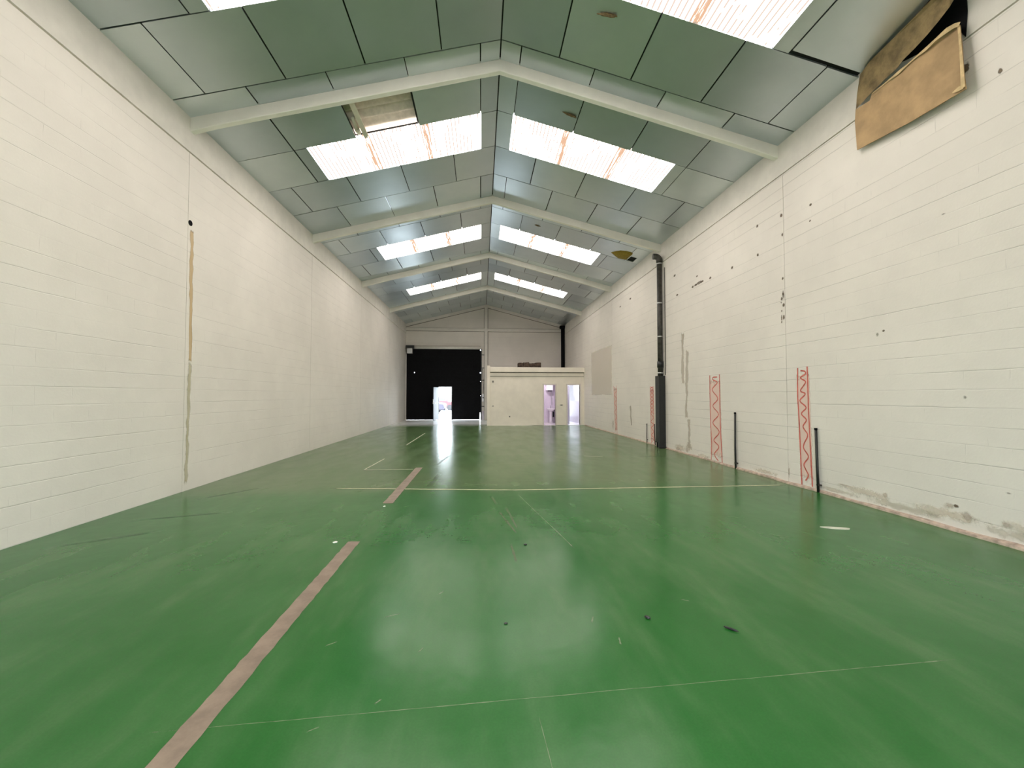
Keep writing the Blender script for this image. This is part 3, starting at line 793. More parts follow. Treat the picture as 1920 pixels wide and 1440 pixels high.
tag(b.build('ceiling_mezzanine', M['white_wall']), 'mezzanine slab over the office block', 'ceiling', kind='structure')
# lavatory rooms behind the two openings
b = MB()
b.box(2.55, 4.05, 22.62, 22.72, 0, 2.5, 0)
b.box(4.05, 4.15, YM + 0.12, 22.72, 0, 2.5, 0)
b.box(2.45, 2.55, YM + 0.12, 22.72, 0, 2.5, 0)
tag(b.build('wall_lavatory', M['lav_wall']), 'lilac tiled walls of the small lavatory', 'wall', kind='structure')
b = MB(); b.box(XR - 0.03, XR - 0.001, YM + 0.125, YE - 0.01, 0.0, 1.22, 0)
b.box(XR - 0.024, XR - 0.001, YM + 0.125, YE - 0.01, 1.22, 2.5, 1)
tag(b.build('wall_side_room', [M['lav_wall'], M['white_wall']]), 'white and lilac side wall seen through the right doorway', 'wall', kind='structure')
b = MB(); b.box(2.55, 4.05, YM + 0.0, 22.62, 0.0, 0.012); b.box(4.15, XR - 0.03, YM + 0.0, YE, 0.0, 0.012)
tag(b.build('floor_lavatory', M['ceramic']), 'white tiled floor inside the office block', 'floor', kind='structure')

def door_frame(idx, d, label):
    root = thing('door_%d' % idx, ((d[0] + d[1]) / 2, YM, 0), label, 'doorway', None, 'structure')
    for (x0, x1) in ((d[0] - 0.07, d[0]), (d[1], d[1] + 0.07)):
        m_ = MB(); m_.box(x0, x1, YM - 0.018, YM + 0.13, 0, d[2] + 0.07); m_.build('jamb', M['frame'], root, bevel=0.004)
    m_ = MB(); m_.box(d[0], d[1], YM - 0.018, YM + 0.13, d[2], d[2] + 0.07); m_.build('door_head', M['frame'], root, bevel=0.004)
    return root
door_frame(2, D1, 'open doorway showing the wash basin and water heater')
door_frame(3, D2, 'open bright doorway nearest the right wall')
# half open door leaf in the right doorway (dark vertical edge)
root = thing('door_leaf', (4.62, 21.6, 0), 'narrow edge of a door leaf standing open inside the bright right doorway', 'door')
b = MB(); b.box(4.60, 4.64, 21.3, 22.0, 0.03, 2.02); b.build('leaf', M['lav_wall'], root, bevel=0.003)
b = MB(); b.tube([(4.58, 21.38, 1.0), (4.55, 21.38, 1.0), (4.55, 21.5, 1.0)], 0.009, 8); b.build('handle', M['metal'], root)
# lavatory window
root = thing('window_%d' % SKY_N, (4.86, YE, 1.2), 'bright window at the back of the right-hand room', 'window', None, 'structure')
for (x0, x1, z0, z1) in ((4.50, 4.55, .2, 2.25), (5.17, 5.22, .2, 2.25), (4.55, 5.17, .2, .25), (4.55, 5.17, 2.2, 2.25)):
    m_ = MB(); m_.box(x0, x1, YE + .02, YE + .09, z0, z1); m_.build('window_frame', M['white'], root)

# wash basin
def lathe(m_, prof, c, sx=1, sy=1, seg=24, smooth=True):
    rings = []
    for (r, z) in prof:
        i0 = len(m_.v)
        for a in range(seg):
            t = 2 * math.pi * a / seg
            m_.v.append((c[0] + r * sx * math.cos(t), c[1] + r * sy * math.sin(t), c[2] + z))
        rings.append(i0)
    for a, c_ in zip(rings, rings[1:]):
        for k in range(seg):
            j = (k + 1) % seg
            m_.f.append([a + k, a + j, c_ + j, c_ + k]); m_.mi.append(0); m_.sm.append(smooth)
    m_.f.append([rings[0] + k for k in range(seg)][::-1]); m_.mi.append(0); m_.sm.append(False)
    m_.f.append([rings[-1] + k for k in range(seg)]); m_.mi.append(0); m_.sm.append(False)
root = thing('wash_basin', (3.84, 22.37, 0), 'white pedestal wash basin inside the left doorway', 'wash basin')
b = MB(); lathe(b, [(.08, .66), (.17, .70), (.24, .78), (.25, .81), (.235, .815), (.20, .77), (.09, .72), (.01, .715)], (3.84, 22.37, 0), 1, .92)
b.build('bowl', M['ceramic'], root)
b = MB(); lathe(b, [(.11, .012), (.085, .2), (.075, .5), (.09, .67)], (3.84, 22.45, 0)); b.build('pedestal', M['ceramic'], root)
b = MB(); b.tube([(3.84, 22.55, .80), (3.84, 22.55, .93), (3.84, 22.50, .96), (3.84, 22.43, .93)], .016, 10); b.build('tap', M['metal'], root)
b = MB(); b.tube([(4.0, 22.58, 0.35), (4.0, 22.52, .36), (4.0, 22.52, .62)], .035, 10); b.build('waste_pipe', M['black'], root)
root = thing('water_heater', (3.78, 22.45, 1.75), 'white box water heater on the lavatory wall above the basin', 'water heater')
b = MB(); b.box(3.58, 3.96, 22.32, 22.615, 1.80, 2.25); b.build('casing', M['white'], root, bevel=0.03)
b = MB(); b.box(3.68, 3.90, 22.38, 22.56, 1.745, 1.80); b.build('underside', M['black'], root, bevel=0.005)
b = MB(); b.tube([(3.90, 22.56, 1.75), (3.90, 22.58, 1.5), (3.93, 22.59, 1.0)], .012, 8); b.build('supply_pipe', M['metal'], root)
root = thing('added_lamp', (3.3, 21.7, 2.5), 'added unseen lamp brightening the lavatory from its ceiling', 'lamp')  # unseen lamp added to brighten the lavatory
b = MB(); lathe(b, [(.15, 2.47), (.15, 2.504)], (3.3, 21.7, 0)); b.build('lamp_base', M['white'], root)
b = MB(); lathe(b, [(.02, 2.40), (.10, 2.42), (.13, 2.47)], (3.3, 21.7, 0)); b.build('diffuser', M['lamp'], root)
root = thing('added_lamp', (4.9, 22.0, 2.5), 'added unseen lamp brightening the right-hand room from its ceiling', 'lamp')  # second unseen lamp, added to brighten the right-hand room
b = MB(); lathe(b, [(.15, 2.47), (.15, 2.504)], (4.9, 22.0, 0)); b.build('lamp_base', M['white'], root)
b = MB(); lathe(b, [(.02, 2.40), (.10, 2.42), (.13, 2.47)], (4.9, 22.0, 0)); b.build('diffuser', M['lampblue'], root)

# switches, sockets
def fitting(name, x, z, w, h, label, cat):
    root = thing(name, (x, YM, z - h / 2), label, cat)
    m_ = MB(); m_.box(x - w / 2, x + w / 2, YM - 0.012, YM, z - h / 2, z + h / 2); m_.build('plate', M['frame_dark'], root, bevel=0.003)
    m_ = MB(); m_.box(x - w / 5, x + w / 5, YM - 0.018, YM - 0.012, z - h / 4, z + h / 4); m_.build('rocker', M['black'], root, bevel=0.002)
M['frame_dark'] = plain('grey_plastic', (0.40, 0.37, 0.32), 0.5, 0.1)
fitting('light_switch', 4.09, 1.03, 0.15, 0.055, 'grey light switch on the cream partition between the two doorways', 'switch')
fitting('wall_socket', 1.44, 0.455, 0.075, 0.075, 'small grey socket low in the middle of the cream partition', 'socket')
fitting('wall_socket', 0.60, 0.985, 0.075, 0.05, 'small grey socket at waist height by the partition corner post', 'socket')
fitting('junction_box', 0.60, 2.22, 0.085, 0.11, 'small grey junction box high beside the partition corner post', 'junction box')

# bundles on the mezzanine
def bundle(x0, x1, z1, label):
    m_ = MB(); m_.box(x0, x1, 22.9, 23.35, 2.62, z1)
    bm = bmesh.new()
    o = m_.build('cardboard_bundle', M['carton'])
    bm.from_mesh(o.data)
    bmesh.ops.subdivide_edges(bm, edges=bm.edges, cuts=4, use_grid_fill=True)
    for v in bm.verts:
        if v.co.z > 2.63:
            n3 = mnoise.noise_vector(v.co * 5.0)
            v.co += Vector((n3.x * .004, n3.y * .03, n3.z * .035))
    bm.to_mesh(o.data); bm.free()
    tag(o, label, 'bundle', 'brown bundles on the mezzanine')
bundle(2.075, 2.36, 3.345, 'dark brown bundle on the mezzanine, leftmost of the row')
bundle(2.37, 2.70, 3.385, 'dark brown bundle on the mezzanine, second from the left and tallest')
bundle(2.71, 3.03, 3.335, 'dark brown bundle on the mezzanine, third from the left')
bundle(3.04, 3.37, 3.365, 'dark brown bundle on the mezzanine, nearest the right wall')

# ================================================================== BIG DOOR
door = thing('door_1', (-2.3, YE + 0.06, 0), 'black roller door with a lit wicket door standing open', 'door', None, 'structure')
WK = (-2.62, -1.84, 0.02, 2.06)
b = MB()
dots = [(-4.16, -4.11, 2.93, 2.98), (-0.065, -0.015, 4.36, 4.41), (-0.065, -0.01, 2.92, 2.98), (-0.05, -0.02, 2.39, 2.425), (-0.045, -0.02, 1.495, 1.52), (-0.085, -0.03, -0.1, 0.36), (-0.075, -0.04, 0.36, 0.46)]
b.plate(lambda u, v, w: Vector((u, YE + 0.06 + w, v)), DX0, DX1, 0.012, DZ, [(WK[0], WK[1], -0.1, WK[3])] + dots, 0.03, 0)
for k in range(1, 11):
    z = k * 0.4
    for (xa, xb) in (((DX0 + .05, -4.2), (-4.05, -0.12)) if 2.85 < z < 3.05 else ((DX0 + .05, -2.66), (-1.8, -0.12)) if z < 2.06 else ((DX0 + .05, -0.12),)):
        b.box(xa, xb, YE + 0.052, YE + 0.062, z - .012, z + .012)
b.build('door_curtain', M['black_matt'], door)
for (x0, x1) in ((WK[0] - .05, WK[0]), (WK[1], WK[1] + .05)):
    m_ = MB(); m_.box(x0, x1, YE + 0.03, YE + 0.1, 0, WK[3] + .05); m_.build('wicket_jamb', M['black'], door)
m_ = MB(); m_.box(WK[0], WK[1], YE + .03, YE + .1, WK[3], WK[3] + .05); m_.build('wicket_head', M['black'], door)
# wicket leaf swung into the hall
h0 = Vector((WK[0] - 0.01, YE + 0.02, 0)); ang = math.radians(108)
d = Vector((math.cos(ang) , -math.sin(ang), 0)); nrm = Vector((d.y, -d.x, 0))
def lp(t, n_, z): q = h0 + d * t + nrm * n_; return (q.x, q.y, z)
M['leaf'] = plain('pale_blue_grey_leaf', (0.030, 0.038, 0.048), 0.5, 0.05)
m_ = MB(); m_.hexa([lp(0, 0, .03), lp(.76, 0, .03), lp(.76, .045, .03), lp(0, .045, .03), lp(0, 0, 2.03), lp(.76, 0, 2.03), lp(.76, .045, 2.03), lp(0, .045, 2.03)])
leaf = m_.build('wicket_leaf', M['leaf'], door, bevel=0.004)
m_ = MB()
m_.tube([lp(.70, 0, 1.06), lp(.70, -.05, 1.06), lp(.58, -.05, 1.06)], .012, 8)
m_.tube([lp(.70, .045, 1.06), lp(.70, .095, 1.06), lp(.58, .095, 1.06)], .012, 8)
m_.build('handle', M['metal'], leaf)
m_ = MB(); m_.hexa([lp(.755, 0, 1.0), lp(.765, 0, 1.0), lp(.765, .045, 1.0), lp(.755, .045, 1.0), lp(.755, 0, 1.3), lp(.765, 0, 1.3), lp(.765, .045, 1.3), lp(.755, .045, 1.3)])
m_.build('lock_plate', M['metal'], leaf)
m_ = MB(); m_.tube([(DX0 + 0.5, YE - 0.07, DZ + .1), (DX1 - 0.05, YE - 0.07, DZ + .1)], 0.10, 20)
m_.build('roller_casing', M['concrete_paint'], door)
m_ = MB(); m_.box(DX0 + .0, DX0 + .5, YE - .2, YE - .005, 4.42, 4.62); m_.build('roller_bracket', M['black'], door)
m_ = MB(); m_.box(DX0 + .06, DX0 + .40, YE - .3, YE - .01, 4.10, 4.44); m_.build('drive_motor', M['metal'], door, bevel=0.03)
for z in (4.07, 3.25, 2.48, 0.84):
    m_ = MB(); m_.box(0.02, XC - 0.09, YE - 0.035, YE, z - .022, z + .022); m_.build('track_bracket', M['black'], door)
m_ = MB(); m_.box(-0.012, 0.045, YE - 0.06, YE, 0.0, 4.45); m_.build('guide_rail', M['black'], door)
root = thing('control_box', (0.19, YE - 0.1, 1.14), 'white door control box on the grey strip beside the black roller door', 'control box')
b = MB(); b.box(0.05, 0.18, YE - 0.12, YE - .002, 1.14, 1.62); b.build('casing', M['white'], root, bevel=0.012)
b = MB(); b.tube([(0.13, YE - .05, 1.62), (0.15, YE - .05, 2.0), (0.13, YE - .03, 2.4), (0.09, YE - .03, 3.2)], .012, 8); b.build('cable', M['black'], root)
b = MB(); b.box(0.09, 0.165, YE - 0.125, YE - 0.118, 1.35, 1.42); b.build('button_panel', M['black'], root)
b = MB(); b.box(0.05, 0.20, YE - 0.05, YE - .001, 0.0, 0.56)
tag(b.build('leaning_panel', M['lav_wall'], bevel=0.006), 'small lilac panel standing on the floor right of the black roller door', 'panel')

# ================================================================== PIPES
root = thing('drain_pipe', (5.17, 11.52, 2.0), 'tall dark drain pipe with pale clamps on the right wall by the second roof beam', 'pipe', 'dark drain pipes')
PX, PY = XR - 0.09, 11.53
b = MB(); b.tube([(PX, PY, 1.9), (PX, PY, 5.46)], 0.072, 24); b.build('pipe', M['pipe'], root)
b = MB()
path = [(PX, PY, 5.40), (PX, PY, 5.47)]
for k in range(1, 7):
    a = math.radians(k * 15)
    path.append((PX - 0.11 * (1 - math.cos(a)), PY + .03 * k / 6, 5.47 + 0.11 * math.sin(a)))
path.append((PX - 0.17, PY + .04, 5.58))
b.tube(path, 0.085, 20); b.build('elbow', M['pipe'], root)
for z in (5.36, 4.20, 3.22, 2.16):
    b = MB(); b.tube([(PX, PY, z - .018), (PX, PY, z + .018)], 0.078, 24)
    b.box(PX, XR - .006, PY - .02, PY + .02, z - .015, z + .015); b.build('clamp', M['metal'], root)
b = MB(); b.tube([(PX, PY, 2.32), (PX, PY, 2.50)], 0.088, 20); b.build('coupling', M['black'], root)
b = MB(); b.tube([(XR - .012, 11.36, 2.1), (XR - .012, 11.36, 5.2)], 0.010, 8); b.build('cable', M['crack2'] if 'crack2' in M else M['pipe'], root)
root = thing('pipe_guard', (5.18, 11.52, 0), 'black boxed guard around the foot of the drain pipe by the right wall', 'pipe guard')
b = MB()
b.box(5.085, 5.105, 11.40, 11.66, 0.16, 2.055); b.box(5.085, 5.105, 11.40, 11.52, 0.0, 0.16)
b.box(5.105, 5.274, 11.40, 11.42, 0.0, 2.055); b.box(5.105, 5.274, 11.64, 11.66, 0.0, 2.055)
b.build('casing', M['black'], root, bevel=0.004)
b = MB(); b.box(5.083, 5.274, 11.398, 11.662, 2.055, 2.075); b.build('top_cover', M['black'], root, bevel=0.003)
b = MB(); b.box(5.05, 5.274, 11.34, 11.40, 0.0, 0.05); b.build('foot_plate', M['black'], root, bevel=0.005)
root = thing('drain_pipe', (5.15, 25.54, 2.62), 'black drain pipe in the far corner above the mezzanine', 'pipe', 'dark drain pipes')
b = MB(); b.tube([(5.15, 25.54, 2.63), (5.15, 25.54, 5.8)], 0.115, 20); b.build('pipe', M['black_matt'], root)
b = MB(); b.box(4.96, 5.265, 25.38, 25.65, 5.74, 5.93); b.build('hopper', M['black_matt'], root, bevel=0.02)

# black conduit stubs by the wall
def conduit(u0, v0, u1, v1, r, label):
    t = onR(u0, v0, r + 0.004); f = onR(u1, v1, r + 0.02)
    root = thing('conduit_stub', (f.x, f.y, 0), label, 'conduit', 'black conduit stubs at the right wall')
    m_ = MB(); m_.tube([(f.x, f.y, 0.002), (f.x, f.y + (t.y - f.y) * .3, t.z * .4), (t.x, t.y, t.z)], [r * 1.05, r, r * .92], 12)
    m_.build('tube', M['black'], root)
    m_ = MB(); m_.tube([(t.x, t.y, t.z - .02), (t.x, t.y, t.z + .012)], r * 1.12, 12); m_.build('end_cap', M['black_matt'], root)
    m_ = MB(); m_.box(f.x - r * .6, XR, f.y - r * 1.4, f.y + r * 1.4, 0.10, 0.125); m_.build('clip', M['pipe'], root)
conduit(1529.5, 804, 1534.5, 918, 0.019, 'black conduit stub right of the largest red zigzag marking, nearest the camera')
conduit(1378, 774, 1379.5, 877, 0.019, 'black conduit stub between the two large red zigzag markings')
conduit(1212.7, 795, 1213, 829, 0.012, 'thin black conduit stub left of the red marking beside the pipe guard')
conduit(1227, 796, 1228.6, 832, 0.012, 'thin black conduit stub between a red marking and the black pipe guard')

# ================================================================== RED MARKINGS
def smooth_poly(pts, sub=5):
    out = []
    n = len(pts)
    for k in range(n - 1):
        p0, p1, p2, p3 = pts[max(k - 1, 0)], pts[k], pts[k + 1], pts[min(k + 2, n - 1)]
        for j in range(sub):
            t = j / sub
            out.append(0.5 * ((2 * p1) + (-p0 + p2) * t + (2 * p0 - 5 * p1 + 4 * p2 - p3) * t * t + (-p0 + 3 * p1 - 3 * p2 + p3) * t ** 3))
    out.append(pts[-1]); return out
def marking(label, o, k, left, right, waves, w, base):
    P_ = lambda q: onR(o[0] + q[0] / k, o[1] + q[1] / k)
    c = P_(left[-1])
    root = thing('painted_marking', (XR, c.y, max(c.z, 0)), label, 'painted marking', 'red zigzag markings on the right wall')
    m_ = MB(); lt = [P_(q) for q in left]; rt = [P_(q) for q in right]
    a0, a1, b0, b1 = lt[0], lt[-1], rt[0], rt[-1]
    e = Vector((0, 0.05 if w > .018 else .04, 0))
    for q in (a1, b1): q.z = max(q.z, 0.03)
    m_.face([a1 + e + NR * .003, b1 - e + NR * .003, b0 - e + NR * .003, a0 + e + NR * .003], 0, [(0, 0), (1, 0), (1, 1), (0, 1)])
    m_.build('pink_wash', M['pinkwash'], root, fix=False)
    for nm, pl in (('side_line', lt), ('side_line', rt)):
        m_ = MB(); ribbon(m_, smooth_poly(pl, 6), w * .8, NR, 0.0045, jitter=0.35); m_.build(nm, M['redpaint'], root, fix=False)
    for wv in waves:
        m_ = MB(); ribbon(m_, smooth_poly([P_(q) for q in wv], 6), w * .75, NR, 0.005, jitter=0.25); m_.build('zigzag_line', M['redpaint'], root, fix=False)
M['redpaint'] = plain('red_brushed_line', (0.60, 0.13, 0.10), 0.6, 0.25, 14.0)
marking('largest red zigzag marking, close to the wall joint and nearest the camera', (1300, 660), 5.143,
        [(1008, 155), (1008, 400), (1025, 700), (1035, 950), (1050, 1280)], [(1100, 140), (1108, 400), (1120, 700), (1135, 1000), (1150, 1300)],
        [[(1035, 180), (1075, 185), (1082, 212), (1035, 250), (1085, 290), (1035, 372), (1082, 405), (1030, 470), (1090, 535), (1045, 595), (1092, 655), (1060, 720), (1105, 800), (1072, 880), (1067, 930), (1112, 1010), (1070, 1080), (1085, 1130), (1112, 1190), (1085, 1240)]], 0.030, 0)
marking('red zigzag marking between the tall dark pipe and a thick black conduit stub', (1300, 660), 5.143,
        [(160, 225), (162, 430), (168, 690), (178, 850), (175, 1050)], [(252, 215), (256, 430), (262, 700), (272, 900), (280, 1075)],
        [[(230, 242), (192, 245), (190, 268), (232, 295), (185, 365), (238, 450), (190, 520), (245, 602), (190, 680), (243, 750), (246, 790), (200, 850), (248, 915), (205, 985), (243, 1050)]], 0.034, 0)
marking('red diamond-patterned marking immediately left of the black pipe guard', (1205, 690), 8.467,
        [(122, 290), (130, 700), (140, 1190)], [(170, 290), (178, 700), (188, 1210)],
        [[(130, 300), (166, 330), (130, 370), (170, 430), (130, 490), (172, 540), (130, 600), (168, 660), (135, 720), (172, 790), (135, 850), (176, 900), (140, 950), (178, 1010), (145, 1060), (175, 1110), (150, 1180)],
         [(166, 300), (128, 330), (166, 380), (128, 430), (168, 490), (132, 545), (168, 600), (132, 660), (170, 725)]], 0.030, 0)
marking('faded red looped marking farthest down the right wall', (1080, 440), 3.131,
        [(222, 888), (226, 1020), (232, 1160)], [(238, 886), (240, 1020), (242, 1168)],
        [[(226, 895), (238, 915), (226, 940), (239, 965), (227, 990), (239, 1015), (228, 1042), (240, 1068), (230, 1095), (241, 1120), (232, 1150)]], 0.028, 0)

# ================================================================== FLOOR MARKINGS
def strip(name, pts, w, mat, label, cat='floor line', group='lines on the green floor', jit=0.25, lift=0.002, n=24):
    m_ = MB()
    P0 = []
    for a, c in zip(pts, pts[1:]): P0 += dense(a, c, n)[(1 if P0 else 0):]
    ribbon(m_, P0, w, UP, lift, jitter=jit)
    o = m_.build(name, mat, fix=False)
    return tag(o, label, cat, group)
strip('floor_stripe', [(-1.285, 0.9, 0), (-1.30, 4.395, 0)], 0.128, M['tape'], 'wide worn beige stripe running down the floor nearest the camera', jit=0.14, n=60)
strip('floor_stripe', [(-1.295, 5.86, 0), (-1.285, 8.75, 0)], 0.150, M['tape'], 'wide worn beige stripe crossed by the long thin line mid-hall', jit=0.14, n=50, lift=0.0025)
strip('floor_stripe', [(-1.25, 13.3, 0), (-1.19, 16.45, 0)], 0.12, M['skidbrown'] if 'skidbrown' in M else M['scuff'], 'dark faded stripe in the bright reflection of the open wicket door', jit=0.3, n=30)
strip('floor_line', [(-2.444, 6.90, 0), (0.545, 6.56, 0), (5.20, 6.575, 0)], 0.050, M['line'], 'long thin cream line crossing the floor to the right wall', jit=0.4, n=60)
strip('floor_line', [(-2.37, 8.55, 0), (-1.36, 8.56, 0)], 0.055, M['dashline'], 'short broken white line joining the mid-hall beige stripe', jit=0.5, n=20)
strip('floor_line', [(-2.36, 8.50, 0), (-2.29, 10.1, 0)], 0.045, M['dashline'], 'white line making a corner with the short broken line', jit=0.4, n=20)
strip('floor_line', [(-2.265, 12.6, 0), (-2.24, 16.9, 0)], 0.055, M['dashline'], 'pale straight line far down the floor toward the roller door', jit=0.4, n=30)
strip('floor_line', [(2.55, 10.12, 0), (3.0, 9.92, 0)], 0.05, M['dashline'], 'short pale slanting line on the floor in front of the right doorways', jit=0.4, n=10)

# crumbs and scraps
def lump(name, c, r, mat, label, cat, sx=1, sy=1, sz=1, rot=0, seed=0, group=None, subdiv=2, amp=.35):
    bm = bmesh.new(); bmesh.ops.create_icosphere(bm, subdivisions=subdiv, radius=1.0)
    for v in bm.verts:
        k = 1 + amp * mnoise.noise(v.co * 1.6 + Vector((seed, seed * .7, 0)))
        v.co = Vector((v.co.x * sx, v.co.y * sy, v.co.z * sz)) * r * k
    bmesh.ops.rotate(bm, verts=bm.verts, cent=(0, 0, 0), matrix=Matrix.Rotation(rot, 3, 'Z'))
    zmin = min(v.co.z for v in bm.verts)
    me = bpy.data.meshes.new(name); bm.to_mesh(me); bm.free(); me.materials.append(mat)
    o = bpy.data.objects.new(name, me); COL.objects.link(o)
    o.location = (c[0], c[1], c[2] - zmin if c[2] == 0 else c[2])
    return tag(o, label, cat, group)
lump('plaster_crumb', (-1.481, 4.349, 0), .018, M['chipwhite'], 'white crumb on the floor beside the end of the near beige stripe', 'crumb', 1.3, .8, .5, .3, 1)
lump('plaster_crumb', (-1.30, 5.70, 0), .016, M['chipwhite'], 'small white crumb below the end of the mid-hall beige stripe', 'crumb', 1.2, .8, .5, .8, 4)
lump('rubber_scrap', (1.123, 2.731, 0), .017, M['black'], 'small black lump on the green floor, left of the black sliver', 'scrap', 1.2, .8, .5, -.7, 2)
lump('rubber_scrap', (1.60, 2.56, 0), .036, M['black'], 'thin black sliver on the green floor in the right foreground', 'scrap', 1.2, .22, .2, -.8, 3)
lump('rubber_scrap', (0.166, 2.737, 0), .010, M['black'], 'tiny black speck on the floor below the beige scuffs', 'scrap', 1.2, .9, .5, 0, 5)
lump('rubber_scrap', (0.449, 4.148, 0), .014, M['black'], 'black speck on the floor beside the long pale scratch', 'scrap', 1.2, .8, .5, 0, 6)
b = MB()
ring = [(4.013 + .14 * math.cos(t) * (1 + .15 * math.sin(3 * t)), 4.404 + .055 * math.sin(t) * (1 + .2 * math.cos(2 * t)) - .25 * .14 * math.cos(t), 0.0005) for t in [2 * math.pi * k / 20 for k in range(20)]]
b.prism(ring, (0, 0, 0.0025))
tag(b.build('paper_scrap', M['pale']), 'pale oval scrap on the floor below the right wall', 'scrap')

# ================================================================== CEILING OBJECTS
foams = [((1140, 28), 'brown foam strip poking from the nearest ceiling boards right of the ridge', .12, -.15),
         ((1070, 216), 'brown foam strip poking from the board above the first full skylight right of the ridge', .115, .15),
         ((1007, 423), 'dark foam strip on the ceiling above the second full skylight right of the ridge', .085, .1)]
for k, ((u, v), lab, r, rot) in enumerate(foams):
    p = onRoofR(u, v, 0.012)
    o = lump('foam_strip', (p.x, p.y, p.z), r, M['foam'], lab, 'foam', 1.0, .20, .16, rot, 11 + k, 'foam strips on the ceiling', 3, .9)
    o.rotation_euler = (0, math.asin(SIN), 0)
# yellow wool hanging through a damaged board
pts = [(330, 300), (440, 270), (560, 255), (700, 268), (800, 292), (850, 310), (838, 352), (790, 385), (740, 430), (700, 478), (610, 462), (500, 440), (430, 385), (370, 335)]
root = thing('insulation_batt', onRoofR(1120 + 600 / 12.8, 450 + 370 / 12.8), 'torn yellow insulation hanging from the ceiling board by the right eaves', 'insulation')
b = MB()
rim = [onRoofR(1120 + x / 12.8, 450 + y / 12.8, 0.004) for x, y in pts]
cen = sum(rim, Vector()) / len(rim)
inner = [cen + (p - cen) * .6 + Vector((-SIN, 0, -COS)) * .05 for p in rim]
core = cen + Vector((-SIN, 0, -COS)) * .065
back = [p + Vector((SIN, 0, COS)) * .003 for p in rim]
for k in range(len(rim)):
    j = (k + 1) % len(rim)
    b.face([rim[k], rim[j], inner[j], inner[k]], 0, None, True); b.face([inner[k], inner[j], core], 0, None, True)
    b.face([back[j], back[k], rim[k], rim[j]])
b.face(back)
b.build('wool_pad', M['wool'], root)
b = MB()
q = [(700, 465), (795, 380), (815, 385), (720, 470)]
b.prism([onRoofR(1120 + x / 12.8, 450 + y / 12.8, 0.012) for x, y in q], (-.002, 0, -.008)); b.build('foil_edge', M['white'], root)
# dark torn patch over the far boards
p = onRoofR(1007, 585)
# cardboard sheet over the eaves, top right
K = 4.8
def cw(x, y, o=0.06): return onR(1560 + x / K, y / K, o)
def cr_(x, y, o=0.05): return onRoofR(1560 + x / K, y / K, o)
root = thing('cardboard_sheet', onR(1700, 190, 0.06), 'torn brown cardboard sheet covering the eaves above the right wall', 'cardboard')
def sheet(name, pts, th, mat, n_=Vector((1, 0, 0)), edge=None):
    m_ = MB(); m_.prism(pts, n_ * th)
    return m_.build(name, mat, root)
low = [(212, 985, .045), (206, 1100, .05), (225, 1350, .07), (700, 1100, .09), (1205, 800, .11), (1185, 650, .11), (1170, 430, .10), (1150, 225, .09), (1110, 225, .10), (1040, 270, .11), (930, 350, .11), (850, 430, .10),
       (760, 500, .09), (690, 565, .08), (600, 645, .08), (480, 745, .07), (360, 840, .06), (340, 905, .05)]
sheet('lower_panel', [cw(x, y, o) for x, y, o in low], 0.012, M['card'])
upp = [cw(340, 850, .07), cw(215, 985, .055), cw(225, 850, .05), cw(250, 680, .045), cr_(335, 560, .035), cr_(560, 340, .06), cr_(760, 140, .07), cr_(900, -5, .08), cr_(1060, -110, .10),
       cr_(1130, -60, .13), cw(1060, 60, .20), cw(960, 190, .19), cw(860, 310, .17), cw(750, 430, .14), cw(640, 540, .11), cw(590, 610, .10), cw(470, 720, .09)]
sheet('upper_panel', upp, 0.010, M['card2'], Vector((SIN, 0, COS)))
# torn pale rim along the rip and the folded right edge
b = MB()
rip = [cw(1150, 218, .115), cw(1105, 232, .12), cw(1030, 280, .13), cw(930, 360, .125), cw(850, 440, .115), cw(760, 510, .10), cw(690, 575, .09), cw(600, 650, .085), cw(480, 750, .075), cw(360, 845, .065)]
ribbon(b, rip, [0.05, .07, .06, .035, .045, .02, .015, .035, .015, .012], NR, 0.003, jitter=0.8)
ribbon(b, [cw(1180, 790, .125), cw(1172, 650, .122), cw(1158, 430, .112), cw(1142, 235, .102)], [.05, .03, .02, .03], NR, .003, jitter=.6)
ribbon(b, [cw(1085, 835, .12), cw(1140, 800, .123), cw(1185, 785, .123)], [.01, .05, .03], NR, .003)
b.build('torn_edge', M['card_edge'], root, fix=False)
b = MB()
b.prism([cw(620, 560, .02), cw(800, 470, .02), cw(1000, 330, .02), cw(1120, 250, .02), cw(1200, 330, .02), cw(1215, 100, .02), cw(1200, -140, .02), cw(1050, -140, .02), cw(800, 200, .02)], (0.01, 0, 0))
b.prism([cr_(620, 300, .012), cr_(900, -20, .012), cr_(1200, -260, .012), cr_(1215, 10, .012), cr_(1000, 130, .012), cr_(800, 250, .012)], (0.002, 0, 0.008))
b.build('dark_gap', M['black_matt'], root)  # flat black sheets stand in for the dark gap behind the tear

